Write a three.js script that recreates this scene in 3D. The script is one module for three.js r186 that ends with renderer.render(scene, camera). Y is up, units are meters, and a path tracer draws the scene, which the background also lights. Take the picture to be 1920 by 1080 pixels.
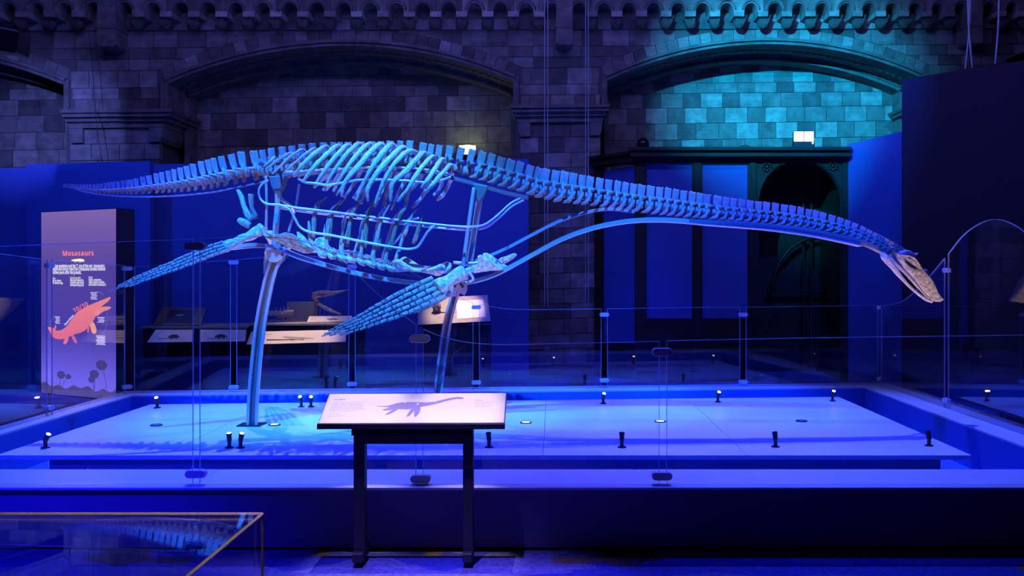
import * as THREE from 'three';
import { mergeGeometries, toCreasedNormals, mergeVertices } from 'three/addons/utils/BufferGeometryUtils.js';
import { RoundedBoxGeometry } from 'three/addons/geometries/RoundedBoxGeometry.js';
import { RectAreaLightUniformsLib } from 'three/addons/lights/RectAreaLightUniformsLib.js';
import { ImprovedNoise } from 'three/addons/math/ImprovedNoise.js';

// ---------------------------------------------------------------- camera, exposure, lights
const F = 1700, CX = 1037, CY = 509, EYE = 1.6;               // focal length in pixels, lens-shifted centre, eye height
const scene = new THREE.Scene();
scene.background = new THREE.Color(0x000000);
const camera = new THREE.PerspectiveCamera(2 * Math.atan(540 / F) * 180 / Math.PI, 1920 / 1080, 0.1, 60);
camera.position.set(0, EYE, 0);
camera.lookAt(0, EYE, -1);
camera.setViewOffset(1920, 1080, 960 - CX, 540 - CY, 1920, 1080);
const renderer = new THREE.WebGLRenderer({ antialias: true });
renderer.toneMapping = THREE.LinearToneMapping;
renderer.toneMappingExposure = 1.0;
renderer.shadowMap.enabled = true;
RectAreaLightUniformsLib.init();
const CEIL = 7.6;
// stage spotlights hung from the ceiling: position, target, colour (linear), candela, half angle, penumbra, lens size factor, label
const STAGE = [
  [[-3.0, 6.3, -9.3], [-2.6, 0.6, -7.4], [0.09, 0.18, 1], 210, 0.46, 0.6, 0.4, 'black stage spotlight behind and above the tail of the skeleton'],
  [[0.2, 6.3, -9.3], [0.0, 0.6, -7.4], [0.085, 0.07, 1], 190, 0.46, 0.6, 0.4, 'black stage spotlight behind and above the shoulders of the skeleton'],
  [[2.6, 6.3, -9.3], [2.3, 0.6, -7.4], [0.08, 0.13, 1], 190, 0.46, 0.6, 0.4, 'black stage spotlight behind and above the neck of the skeleton'],
  [[-2.2, 6.5, -7.0], [-2.2, 0.3, -7.4], [0.010, 0.024, 1], 240, 0.48, 0.6, 0.4, 'black stage spotlight straight above the ribs of the skeleton'],
  [[1.4, 6.5, -7.0], [1.4, 0.3, -7.3], [0.012, 0.024, 1], 250, 0.48, 0.6, 0.4, 'black stage spotlight straight above the neck of the skeleton'],
  [[-3.2, 5.9, -4.8], [-2.6, 1.8, -7.3], [0.008, 0.18, 1], 480, 0.26, 0.8, 1, 'black stage spotlight in front of and above the hind flipper'],
  [[-4.8, 5.4, -4.2], [-3.5, 2.3, -7.6], [0.002, 0.03, 1], 330, 0.2, 0.8, 1, 'unseen black stage spotlight added in front to brighten the tail'],  // extra lamp, put in because the tail came out too dim
  [[-1.1, 5.9, -4.8], [-1.2, 1.9, -7.4], [0.02, 0.26, 1], 400, 0.27, 0.8, 1, 'black stage spotlight in front of and above the ribs'],
  [[0.8, 5.9, -4.8], [0.5, 2.15, -7.5], [0.008, 0.14, 1], 460, 0.24, 0.8, 1, 'black stage spotlight in front of and above the neck base'],
  [[2.3, 5.9, -4.8], [2.0, 1.95, -7.5], [0.002, 0.06, 1], 420, 0.22, 0.8, 1, 'black stage spotlight in front of and above the thin end of the neck'],
  [[-1.0, 6.3, -5.1], [-1.04, 0.85, -4.95], [1, 0.80, 1], 100, 0.062, 0.5, 1, 'left one of the two black stage spotlights above the lectern'],
  [[-0.55, 6.3, -5.1], [-0.51, 0.85, -4.95], [1, 0.80, 1], 100, 0.062, 0.5, 1, 'right one of the two black stage spotlights above the lectern'],
  [[-0.9, 6.9, -4.6], [3.9, 4.15, -14.6], [0.0, 0.44, 1], 1300, 0.225, 0.8, 1.5, 'black stage spotlight aimed at the right stone arch'],
  [[3.9, 6.2, -9.9], [4.2, 2.7, -13.0], [0.004, 0.10, 1], 80, 0.34, 0.9, 2, 'black stage spotlight aimed at the low blue partition'],
  [[-6.2, 6.2, -9.4], [-6.2, 1.8, -12.4], [0.003, 0.08, 1], 46, 0.6, 0.8, 2, 'black stage spotlight aimed at the far left blue partition'],
  [[-2.2, 6.2, -10.3], [-1.6, 2.0, -13.0], [0.003, 0.03, 1], 26, 0.6, 0.9, 2, 'black stage spotlight aimed at the blue partition behind the ribs'],
  [[-4.6, 5.0, -1.4], [-3.4, 0.2, -5.1], [0.006, 0.005, 1], 330, 0.32, 0.9, 2, 'black stage spotlight aimed at the left front of the plinth'],
  [[-5.6, 5.0, -7.2], [-8.2, 3.5, -15], [0.13, 0.18, 1], 210, 0.22, 0.8, 2, 'unseen black stage spotlight added to light the arch at the left edge'],  // added fill lamp, since the wall fill leaves this recess black
  [[1.4, 6.2, -10.6], [0.9, 0, -11.3], [0.002, 0.008, 1], 130, 0.5, 0.8, 2, 'unseen black stage spotlight added to brighten the carpet behind the plinth'],  // added lamp, only here to turn the floor behind bluer
  [[-1.9, 5.6, -1.2], [-1.2, 0.7, -2.5], [1, 0.74, 0.5], 40, 0.14, 0.6, 1, 'unseen black stage spotlight added to light the acrylic case'],  // added warm lamp that brings out the honey edges of the case
  [[-0.9, 6.3, -3.2], [-0.6, 0, -3.85], [0.2, 0.15, 1], 420, 0.24, 0.5, 2, 'black stage spotlight aimed at the carpet before the plinth'],
];

// ---------------------------------------------------------------- helpers
const V3 = THREE.Vector3;
const P = (px, py, d) => new V3((px - CX) * d / F, EYE - (py - CY) * d / F, -d);   // photograph pixel at a distance d
let seed = 20231;
const rnd = () => { seed = (seed * 1664525 + 1013904223) % 4294967296; return seed / 4294967296; };
const rr = (a, b) => a + (b - a) * rnd();
const perlin = new ImprovedNoise();
const noise = (x, y, z) => perlin.noise(x, y, z);
const names = {};
const numbered = (n) => { const k = names[n] = (names[n] ?? -1) + 1; return k ? n + '_' + String(k).padStart(3, '0') : n; };
const shadowed = (o) => { o.castShadow = true; o.receiveShadow = true; return o; };
function thing(name, label, category, pos = [0, 0, 0], group) {
  const g = new THREE.Group(); g.name = numbered(name); g.position.set(...pos);
  g.userData = { label, category }; if (group) g.userData.group = group;
  scene.add(g); return g;
}
function structure(name, label) { const g = new THREE.Group(); g.name = name; g.userData = { kind: 'structure', label, category: 'structure' }; scene.add(g); return g; }
function part(name, geo, mat, parent, label) {
  const m = shadowed(new THREE.Mesh(geo, mat)); m.name = name; if (label) m.userData.label = label; parent.add(m); return m;
}
function solo(name, geo, mat, label, category, group) {
  const m = shadowed(new THREE.Mesh(geo, mat)); m.name = numbered(name); m.userData = { label, category }; if (group) m.userData.group = group; scene.add(m); return m;
}
const plain = (g) => { const o = g.index ? g.toNonIndexed() : g; for (const k of Object.keys(o.attributes)) if (!['position', 'normal', 'uv'].includes(k)) o.deleteAttribute(k); return o; };
const merge = (list) => mergeGeometries(list.map(plain));
function box(w, h, d, x = 0, y = 0, z = 0, r = 0) {
  const g = r ? new RoundedBoxGeometry(w, h, d, 2, r) : new THREE.BoxGeometry(w, h, d);
  if (!r) metreUV(g); g.translate(x, y, z); return g;
}
function metreUV(g) {                                           // uv in metres from the main direction of each face
  const p = g.attributes.position, n = g.attributes.normal, uv = new Float32Array(p.count * 2);
  for (let i = 0; i < p.count; i++) {
    const ax = Math.abs(n.getX(i)), ay = Math.abs(n.getY(i)), az = Math.abs(n.getZ(i));
    if (az >= ax && az >= ay) { uv[2 * i] = p.getX(i); uv[2 * i + 1] = p.getY(i); }
    else if (ay >= ax) { uv[2 * i] = p.getX(i); uv[2 * i + 1] = p.getZ(i); }
    else { uv[2 * i] = p.getZ(i); uv[2 * i + 1] = p.getY(i); }
  }
  g.setAttribute('uv', new THREE.BufferAttribute(uv, 2)); return g;
}
const catmull = (pts, n, closed = false) => new THREE.CatmullRomCurve3(pts, closed, 'centripetal').getPoints(n);
// sweep of an ellipse: a = radius in the plane of the photograph, b = radius across it (arrays or numbers along the path)
function sweep(pts, a, b = a, { n = 8, rough = 0, freq = 8, square = false, ref = new V3(0, 0, 1) } = {}) {
  const at = (v, s) => { if (typeof v === 'number') return v; const x = s * (v.length - 1), i = Math.min(v.length - 2, Math.floor(x)); return v[i] + (v[i + 1] - v[i]) * (x - i); };
  const pos = [], uv = [], idx = []; let len = 0;
  for (let i = 0; i < pts.length; i++) {
    const t = pts[Math.min(i + 1, pts.length - 1)].clone().sub(pts[Math.max(i - 1, 0)]).normalize();
    const side = ref.clone().addScaledVector(t, -ref.dot(t)); if (side.lengthSq() < 1e-4) side.set(1, 0, 0).addScaledVector(t, -t.x); side.normalize();
    const up = side.clone().cross(t); const s = i / (pts.length - 1); if (i) len += pts[i].distanceTo(pts[i - 1]);
    for (let k = 0; k <= n; k++) {
      const th = (k % n) / n * Math.PI * 2 + (square ? Math.PI / 4 : 0), c = Math.cos(th), sn = Math.sin(th), q = square ? Math.SQRT2 : 1;
      const v = pts[i].clone().addScaledVector(up, c * at(a, s) * q).addScaledVector(side, sn * at(b, s) * q);
      if (rough) { const d = noise(v.x * freq, v.y * freq, v.z * freq) * rough; v.addScaledVector(up, c * d).addScaledVector(side, sn * d); }
      pos.push(v.x, v.y, v.z); uv.push(len, k / n * 0.3);
    }
  }
  const row = n + 1;
  for (let i = 0; i < pts.length - 1; i++) for (let k = 0; k < n; k++) { const p = i * row + k; idx.push(p, p + row, p + 1, p + 1, p + row, p + row + 1); }
  const last = (pts.length - 1) * row, c0 = pos.length / 3;
  pos.push(...pts[0].toArray(), ...pts[pts.length - 1].toArray()); uv.push(0, 0, len, 0);
  for (let k = 0; k < n; k++) { idx.push(c0, k, k + 1); idx.push(c0 + 1, last + k + 1, last + k); }
  const g = new THREE.BufferGeometry();
  g.setAttribute('position', new THREE.Float32BufferAttribute(pos, 3)); g.setAttribute('uv', new THREE.Float32BufferAttribute(uv, 2)); g.setIndex(idx);
  if (square) { g.computeVertexNormals(); return toCreasedNormals(g.toNonIndexed(), 0.7); }
  g.computeVertexNormals();
  const nn = g.attributes.normal;                                // close the seam of the ring
  for (let i = 0; i < pts.length; i++) { const p = i * row, q = p + n; const v = new V3(nn.getX(p) + nn.getX(q), nn.getY(p) + nn.getY(q), nn.getZ(p) + nn.getZ(q)).normalize(); nn.setXYZ(p, v.x, v.y, v.z); nn.setXYZ(q, v.x, v.y, v.z); }
  return g;
}
// prism between two outlines of world points (front, back), same count
function loft2(front, back, cap = true) {
  const n = front.length, flat = front.map((p) => new THREE.Vector2(p.x, p.y)), area = THREE.ShapeUtils.area(flat), pos = [];
  const f = area > 0 ? front : [...front].reverse(), b = area > 0 ? back : [...back].reverse();
  const tri = (p, q, r) => pos.push(p.x, p.y, p.z, q.x, q.y, q.z, r.x, r.y, r.z);
  const faces = THREE.ShapeUtils.triangulateShape(f.map((p) => new THREE.Vector2(p.x, p.y)), []);
  for (const [i, j, k] of faces) { tri(f[i], f[j], f[k]); if (cap) tri(b[k], b[j], b[i]); }
  for (let i = 0; i < n; i++) { const j = (i + 1) % n; tri(f[i], b[i], b[j]); tri(f[i], b[j], f[j]); }
  const g = new THREE.BufferGeometry(); g.setAttribute('position', new THREE.Float32BufferAttribute(pos, 3)); g.computeVertexNormals(); return metreUV(g);
}
function slab(pts2, z, thick, bevel = 0.006, holes = [], roughen = 0) {   // outline in world x,y extruded towards the camera from z - thick/2 to z + thick/2
  const sh = new THREE.Shape(pts2.map((p) => new THREE.Vector2(p.x, p.y)));
  for (const h of holes) sh.holes.push(new THREE.Path(h.map((p) => new THREE.Vector2(p.x, p.y))));
  const g = new THREE.ExtrudeGeometry(sh, { depth: Math.max(0.001, thick - 2 * bevel), bevelEnabled: bevel > 0, bevelThickness: bevel, bevelSize: bevel, bevelOffset: -bevel, bevelSegments: 2, curveSegments: 4 });
  g.translate(0, 0, z - thick / 2 + bevel);
  if (roughen) { const p = g.attributes.position; for (let i = 0; i < p.count; i++) { const x = p.getX(i), y = p.getY(i), q = p.getZ(i); p.setZ(i, q + roughen * noise(x * 9, y * 9, q * 4)); } g.computeVertexNormals(); }
  return g;
}
const pix = (list, d, smooth = 0) => { const p = list.map(([x, y]) => P(x, y, d)); return smooth ? catmull(p, smooth, true).slice(0, -1) : p; };

// ---------------------------------------------------------------- textures and materials
function fbm(x, y, oct, per) { let s = 0, a = 0.5, f = 1; for (let i = 0; i < oct; i++) { s += a * noise(((x * f) % (per * f)), ((y * f) % (per * f)), i * 7.3); a *= 0.5; f *= 2; } return s; }
function dataTex(size, fn, srgb = true) {
  const d = new Uint8Array(size * size * 4);
  for (let y = 0; y < size; y++) for (let x = 0; x < size; x++) { const c = fn(x / size, y / size), i = (y * size + x) * 4; d[i] = c[0]; d[i + 1] = c[1]; d[i + 2] = c[2]; d[i + 3] = 255; }
  const t = new THREE.DataTexture(d, size, size); t.wrapS = t.wrapT = THREE.MirroredRepeatWrapping; t.magFilter = THREE.LinearFilter; t.minFilter = THREE.LinearMipmapLinearFilter; t.generateMipmaps = true;
  if (srgb) t.colorSpace = THREE.SRGBColorSpace; t.needsUpdate = true; return t;
}
const rep = (t, r) => { const c = t.clone(); c.repeat.set(r, r); c.needsUpdate = true; return c; };
const clampB = (v) => Math.max(0, Math.min(255, v));
const stoneTex = dataTex(512, (x, y) => { const v = 200 + 90 * fbm(x * 5, y * 5, 5, 99) + 26 * (rnd() - 0.5) + 22 * fbm(x * 3 + 9, y * 40, 2, 999); return [clampB(v), clampB(v * 0.985), clampB(v * 0.96)]; });
const boneTex = dataTex(512, (x, y) => { const v = 195 + 130 * fbm(x * 14, y * 14, 5, 99) + 34 * (rnd() - 0.5); return [clampB(v), clampB(v * 0.96), clampB(v * 0.92)]; });
const boneBump = dataTex(512, (x, y) => { const v = 128 + 170 * fbm(x * 22, y * 22, 5, 99); return [clampB(v), clampB(v), clampB(v)]; }, false);
const paintTex = dataTex(256, (x, y) => { const v = 236 + 26 * fbm(x * 4, y * 4, 4, 99) + 8 * (rnd() - 0.5); return [clampB(v), clampB(v), clampB(v)]; });
const woodTex = dataTex(256, (x, y) => { const v = 190 + 110 * fbm(x * 30, y * 2, 4, 999); return [clampB(v), clampB(v * 0.95), clampB(v * 0.85)]; });
const C = (r, g, b) => new THREE.Color().setRGB(r, g, b);
const std = (c, o = {}) => new THREE.MeshStandardMaterial({ color: C(...c), roughness: 0.7, ...o });
const stones = [[0.29, 0.26, 0.23], [0.38, 0.34, 0.30], [0.21, 0.19, 0.178], [0.47, 0.43, 0.38], [0.165, 0.15, 0.14], [0.33, 0.31, 0.27], [0.60, 0.55, 0.48]].map((c) => std(c, { map: stoneTex, bumpMap: stoneTex, bumpScale: 0.004, roughness: 0.9 }));
const mortar = std([0.10, 0.095, 0.09], { roughness: 1 });
const carvedStone = std([0.20, 0.17, 0.145], { map: rep(stoneTex, 3), bumpMap: rep(stoneTex, 3), bumpScale: 0.01, roughness: 0.95 });
const mouldStone = std([0.27, 0.24, 0.215], { map: stoneTex, bumpMap: stoneTex, bumpScale: 0.003, roughness: 0.9 });
const bone = std([0.86, 0.78, 0.70], { map: rep(boneTex, 3), bumpMap: rep(boneBump, 3), bumpScale: 0.006, roughness: 0.62 });
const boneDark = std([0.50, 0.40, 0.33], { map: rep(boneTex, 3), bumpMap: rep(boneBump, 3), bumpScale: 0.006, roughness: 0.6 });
const boneMid = std([0.74, 0.67, 0.60], { map: rep(boneTex, 3), bumpMap: rep(boneBump, 3), bumpScale: 0.006, roughness: 0.6 });
const bonePale = std([0.98, 0.89, 0.81], { map: rep(boneTex, 3), bumpMap: rep(boneBump, 3), bumpScale: 0.005, roughness: 0.65 });
const steel = std([0.55, 0.52, 0.57], { metalness: 0.5, roughness: 0.36 });
const steelDull = std([0.17, 0.16, 0.18], { metalness: 0.5, roughness: 0.5 });
const whitePaint = std([0.80, 0.80, 0.82], { map: rep(paintTex, 0.4), roughness: 0.42 });
const rimPaint = std([0.72, 0.72, 0.75], { map: rep(paintTex, 0.4), roughness: 0.4 });
const sidePaint = std([0.17, 0.15, 0.26], { map: rep(paintTex, 0.4), roughness: 0.6 });
const wellPaint = std([0.06, 0.20, 0.62], { map: rep(paintTex, 0.4), roughness: 0.5 });
const bluePaint = std([0.045, 0.10, 0.42], { map: rep(paintTex, 0.3), roughness: 0.75 });
const blackPaint = std([0.02, 0.019, 0.022], { roughness: 0.5 });
const blackGloss = std([0.012, 0.012, 0.014], { roughness: 0.2 });
const darkPaint = std([0.03, 0.022, 0.05], { roughness: 0.85 });
const darkWood = std([0.026, 0.032, 0.022], { map: rep(woodTex, 1.5), roughness: 0.45 });
const clampMetal = std([0.50, 0.48, 0.55], { metalness: 0.1, roughness: 0.4 });
const paper = std([0.80, 0.74, 0.64], { roughness: 0.8 });
const felt = std([0.42, 0.37, 0.29], { map: rep(paintTex, 2), roughness: 0.95 });
const glass = new THREE.MeshPhysicalMaterial({ color: C(0.985, 0.99, 1), roughness: 0, metalness: 0, transmission: 1, thickness: 0, ior: 1.5 });
const glassEdge = new THREE.MeshPhysicalMaterial({ color: C(0.75, 0.82, 0.95), roughness: 0.3, transmission: 0.65, thickness: 0, ior: 1.5 });
const acrylic = new THREE.MeshPhysicalMaterial({ color: C(0.97, 0.96, 0.94), roughness: 0, transmission: 1, thickness: 0, ior: 1.49 });
const acrylicEdge = new THREE.MeshPhysicalMaterial({ color: C(0.75, 0.62, 0.42), roughness: 0.4, transmission: 0.3, thickness: 0, ior: 1.49 });
const glow = (r, g, b, k) => new THREE.MeshStandardMaterial({ color: C(0.1, 0.1, 0.1), emissive: C(r, g, b), emissiveIntensity: k, roughness: 0.4 });

// ---------------------------------------------------------------- room shell
const RX0 = -13, RX1 = 11, RZ0 = 4, RZ1 = -15.6;
{
  const S = 1024;
  // carpet: speckled pile dyed in broad drifting bands
  const carpetTex = dataTex(S, (x, y) => {
    const w = fbm(x * 3 + 2, y * 7, 3, 99), b = fbm(x * 2.2 + 5, y * 6 + 3 + w * 0.7, 4, 99), e = fbm(x * 4 + 31, y * 5 + 17, 3, 99);
    const sp = rnd(), g = 0.62 + 0.5 * sp + 0.35 * fbm(x * 90, y * 90, 2, 999);
    let c = [92, 88, 150];
    if (b > 0.05) c = [40, 44, 150];
    if (e > 0.14) c = [104, 82, 58];
    return c.map((v) => clampB(v * g));
  });
  const ct = rep(carpetTex, 0.28);
  const carpet = std([0.95, 0.95, 0.95], { map: ct, bumpMap: rep(carpetTex, 0.28), bumpScale: 0.01, roughness: 1 });
  const fl = structure('floor', 'blue patterned carpet floor of the gallery');
  part('carpet', box(RX1 - RX0, 0.2, RZ0 - RZ1, (RX0 + RX1) / 2, -0.1, (RZ0 + RZ1) / 2), carpet, fl);
  const ce = structure('ceiling', 'black painted ceiling above the gallery');
  part('ceiling_slab', box(RX1 - RX0, 0.3, RZ0 - RZ1, (RX0 + RX1) / 2, CEIL + 0.15, (RZ0 + RZ1) / 2), blackPaint, ce);
  for (const [n, x, l] of [['wall_left', RX0 - 0.15, 'dark side wall at the left end'], ['wall_right', RX1 + 0.15, 'dark side wall at the right end']]) {
    const w = structure(n, l); part('wall_slab', box(0.3, CEIL + 0.6, RZ0 - RZ1, x, CEIL / 2, (RZ0 + RZ1) / 2), darkPaint, w);
  }
  const wf = structure('wall_front', 'dark wall behind the viewer'); part('wall_slab', box(RX1 - RX0 + 0.6, CEIL + 0.6, 0.3, (RX0 + RX1) / 2, CEIL / 2, RZ0 + 0.15), darkPaint, wf);
}

// ---------------------------------------------------------------- stone wall with segmental arches
const VX = 17000, VY = 20;                                       // the courses run very slightly out of level with the lens
const wXY = (u, v) => { const t = u / VX; return [u / (1 + t), (v + VY * t) / (1 + t)]; };
const W = (u, v, d, dz = 0) => { const [x, y] = wXY(u, v), p = P(x, y, d); p.z += dz; return p; };
const uOf = (X) => X / (1 - X / VX);
const DW = 14, DC = 14.7, DR = 15;                               // wall face, inner ring, blind wall in the recess
const ARCH = [-230, 670, 1570, 2470], HALF = 350, RI = 898, CV = 987, RB = 911, RE = 931;
const arcV = (u, R) => { let v = 1e9; for (const c of ARCH) { const x = Math.abs(u - c); if (x < HALF + 14) v = Math.min(v, CV - Math.sqrt(R * R - x * x)); } return v; };
const proudPrism = (pts, proud, zBack) => { const f = pts.map(([u, v]) => W(u, v, DW - proud)); return loft2(f, f.map((p) => new V3(p.x, p.y, zBack))); };   // outline as seen on its own front face
function uvPrism(pts, d, proud, depth) { return loft2(pts.map(([u, v]) => W(u, v, d, proud)), pts.map(([u, v]) => W(u, v, d, -depth))); }
{
  const wall = structure('wall_back', 'coursed stone gallery wall with piers and spandrels between arches');
  // mortar core behind the blocks
  const core = [];
  for (let u = -300; u < 2400; u += 25) {
    const bot = (q) => { const v = arcV(q, RE); return v < 1e8 ? v : 720; };
    const mid = bot(u + 12.5); if (mid > 600) core.push(uvPrism([[u, -220], [u + 25, -220], [u + 25, 760], [u, 760]], DW, -0.012, 1.2));
    else core.push(uvPrism([[u, -220], [u + 25, -220], [u + 25, Math.min(bot(u + 25), 230)], [u, Math.min(bot(u), 230)]], DW, -0.012, 0.6));
  }
  part('mortar_core', merge(core), mortar, wall);
  const rows = [[58, 91], [91, 112.5], [112.5, 134], [134, 167], [167, 188], [188, 208]];
  rows.forEach(([v0, v1], r) => {
    let u = -160 - (r * 37) % 50, k = r;
    while (u < 2230) {
      const w = (k++ % 2 ? rr(38, 46) : rr(50, 60)), u0 = u + 0.9, u1 = u + w - 0.9; u += w;
      // keep only what lies above the extrados
      const bottom = [], N = 6; let ok = false;
      const inPier = (q) => arcV(q, RE) > 1e8;
      for (let i = 0; i <= N; i++) { const q = u0 + (u1 - u0) * i / N, v = Math.min(v1 - 0.6, inPier(q) ? 1e9 : arcV(q, RE) - 0.5); bottom.push([q, v]); if (v > v0 + 3) ok = true; }
      if (!ok) continue;
      const b2 = bottom.filter(([q, v]) => v > v0 + 1.5); if (b2.length < 2) continue;
      const simple = b2.every(([, v]) => v > v1 - 0.7) ? [b2[0], b2[b2.length - 1]] : b2;
      const poly = [[simple[0][0], v0 + 0.6], ...[...simple].map((p) => p)].concat([[simple[simple.length - 1][0], v0 + 0.6]]);
      part('stone_block', uvPrism(poly, DW, rr(0, 0.006), 0.1), stones[Math.floor(rnd() * 6)], wall);
    }
  });
  // piers below the impost
  for (const c of [220, 1120, 2020]) {
    let v = 243, r = 0;
    while (v < 705) {
      const h = r % 3 === 0 ? 30 : r % 3 === 1 ? 31 : 29.5, cuts = r % 2 ? [-86, -46, 8, 56, 86] : [-86, -34, 22, 86];
      for (let i = 0; i < cuts.length - 1; i++) part('stone_block', uvPrism([[c + cuts[i] + 0.7, v + 0.6], [c + cuts[i] + 0.7, v + h - 0.6], [c + cuts[i + 1] - 0.7, v + h - 0.6], [c + cuts[i + 1] - 0.7, v + 0.6]], DW, 0.02 + rr(0, 0.006), 0.1), stones[Math.floor(rnd() * 6)], wall);
      v += h; r++;
    }
    // moulded impost cap and the small capital on its right-hand return
    const cap = structure('trim_' + (c === 220 ? 1 : c === 1120 ? 2 : 3), 'moulded stone impost on the pier between two arches');
    for (const [a, b, w, pr, nm] of [[207, 213, 108, 0.30, 'fillet'], [213, 221, 105, 0.25, 'ovolo'], [221, 230, 100, 0.17, 'cavetto'], [230, 242, 94, 0.10, 'neck_band']])
      part(nm, proudPrism([[c - w, a], [c - w + 3, b], [c + w - 3, b], [c + w, a]], pr, -DW - 0.9), mouldStone, cap);
    for (const s of [-1, 1]) {
      const e = (q) => c + s * q;
      part('bracket', proudPrism([[e(64), 242], [e(64), 270], [e(84), 270], [e(88), 262], [e(90), 242]], 0.09, -DW - 0.8), mouldStone, cap);
    }
  }
  // recessed blind walls
  for (const [i, name, lab] of [[0, 'wall_recess_left', 'blind stone wall inside the arch cut by the left edge'], [1, 'wall_recess_middle', 'dark blind stone wall inside the left full arch'], [2, 'wall_recess_right', 'teal lit blind stone wall inside the right arch']]) {
    const w = structure(name, lab), c = ARCH[i];
    part('mortar_core', uvPrism([[c - 420, 60], [c + 420, 60], [c + 420, 760], [c - 420, 760]], DR, -0.012, 0.3), mortar, w);
    let v = 104, r = 0;
    const hs = [21, 21, 21, 21, 29.5, 31.5, 33, 32, 31, 30];
    for (const h of hs) {
      let u = c - 385 - (r * 29) % 45, k = r;
      while (u < c + 385) {
        const wd = k++ % 2 ? rr(38, 42) : rr(47, 52);
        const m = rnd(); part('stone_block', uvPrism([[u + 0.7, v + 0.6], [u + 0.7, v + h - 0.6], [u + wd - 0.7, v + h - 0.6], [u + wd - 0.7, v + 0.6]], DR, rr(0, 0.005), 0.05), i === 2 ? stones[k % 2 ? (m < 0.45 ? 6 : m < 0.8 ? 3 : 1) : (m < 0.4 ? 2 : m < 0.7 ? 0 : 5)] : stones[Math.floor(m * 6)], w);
        u += wd;
      }
      v += h; r++;
    }
  }
  // arches: voussoirs, two moulded orders, soffits
  [0, 1, 2].forEach((i) => {
    const c = ARCH[i], ar = structure('trim_' + (4 + i), ['moulded stone arch cut by the left edge', 'dark moulded stone arch above the tail and ribs', 'teal lit moulded stone arch above the wooden porch'][i]);
    const on = (R, a) => [c + R * Math.sin(a), CV - R * Math.cos(a)];
    const A = Math.asin(HALF / RI), band = (R0, R1, a0, a1, d, proud, depth, n = 4) => {
      const p = []; for (let k = 0; k <= n; k++) p.push(on(R1, a0 + (a1 - a0) * k / n)); for (let k = n; k >= 0; k--) p.push(on(R0, a0 + (a1 - a0) * k / n));
      return uvPrism(p, d, proud, depth);
    };
    const NV = 30, AE = Math.asin((HALF + 14) / RE);
    for (let k = 0; k < NV; k++) { const a0 = -AE + 2 * AE * k / NV, a1 = -AE + 2 * AE * (k + 1) / NV; part('voussoir', band(RB + 0.4, RE, a0 + 0.0006, a1 - 0.0006, DW, rr(0.0, 0.006), 0.2, 2), stones[Math.floor(rnd() * 6)], ar); }
    const ring = (R0, R1, d, proud, depth, nm, m = mouldStone) => { const g = []; for (let k = 0; k < 12; k++) g.push(band(R0, R1, -A + 2 * A * k / 12, -A + 2 * A * (k + 1) / 12, d, proud, depth, 3)); part(nm, merge(g), m, ar); };
    ring(RI + 7, RB, DW, 0.035, 0.7, 'outer_roll');
    ring(RI + 3.5, RI + 7, DW, -0.01, 0.7, 'quirk');
    ring(RI, RI + 3.5, DW, 0.015, 0.72, 'inner_roll');
    // second order, set back; sizes in the wall-plane units of the front ring
    const ring2 = (R0, R1, z0, z1, nm) => {
      const g = []; for (let k = 0; k < 12; k++) {
        const a0 = -A + 2 * A * k / 12, a1 = -A + 2 * A * (k + 1) / 12, p = [];
        for (let j = 0; j <= 3; j++) p.push(on(R1, a0 + (a1 - a0) * j / 3)); for (let j = 3; j >= 0; j--) p.push(on(R0, a0 + (a1 - a0) * j / 3));
        g.push(loft2(p.map(([u, v]) => W(u, v, DW, z0)), p.map(([u, v]) => W(u, v, DW, z1))));
      } part(nm, merge(g), mouldStone, ar);
    };
    ring2(RI - 5, RI + 2, -0.66, -1.05, 'second_outer_roll');
    ring2(RI - 8, RI - 5, -0.69, -1.05, 'second_quirk');
    ring2(RI - 13, RI - 8, -0.66, -1.05, 'second_inner_roll');
    // small carved lozenges along the soffit
    const loz = new THREE.OctahedronGeometry(0.045); loz.scale(1.3, 0.5, 1);
    for (let k = 0; k < 44; k++) { const a = -A * 0.97 + 2 * A * 0.97 * k / 43, [u, v] = on(RI - 0.5, a), p = W(u, v, DW, -0.35); const o = part('soffit_lozenge', loz, carvedStone, ar); o.position.copy(p); o.rotation.z = -a; }
    // jambs from the springing down to the impost
    const vs = CV - Math.sqrt(RI * RI - HALF * HALF);
    for (const s of [-1, 1]) {
      const q = (x) => c + s * x;
      for (const [x0, x1, pr, nm] of [[HALF + 5, HALF + 12, 0.035, 'jamb_roll'], [HALF, HALF + 5, 0.0, 'jamb_fillet']]) part(nm, uvPrism([[q(x0), vs - 8], [q(x1), vs - 8], [q(x1), 208], [q(x0), 208]], DW, pr, 1.1), mouldStone, ar);
      part('inner_jamb', loft2([[q(HALF - 9), vs + 2], [q(HALF + 1), vs - 2], [q(HALF + 1), 720], [q(HALF - 9), 720]].map(([u, v]) => W(u, v, DW, -0.66)), [[q(HALF - 9), vs + 2], [q(HALF + 1), vs - 2], [q(HALF + 1), 720], [q(HALF - 9), 720]].map(([u, v]) => W(u, v, DW, -1.05))), mouldStone, ar);
    }
  });
  // corbel table at the head of the wall
  const table = structure('trim_7', 'row of small round stone arches on carved corbels along the top of the wall');
  const us = [];
  for (let k = 0; k < 4; k++) us.push(13 + 53.6 * k - 53.6 * 2); for (let k = 2; k < 4; k++) us.push(13 + 53.6 * k);
  for (let k = 0; k < 17; k++) us.push(236 + 54.1 * k);
  for (let k = 0; k < 17; k++) us.push(1161 + 53.5 * k);
  for (let k = 0; k < 3; k++) us.push(2084.7 + 53 * k);
  const FR = 0.34;                                              // the table stands proud of the wall
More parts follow.
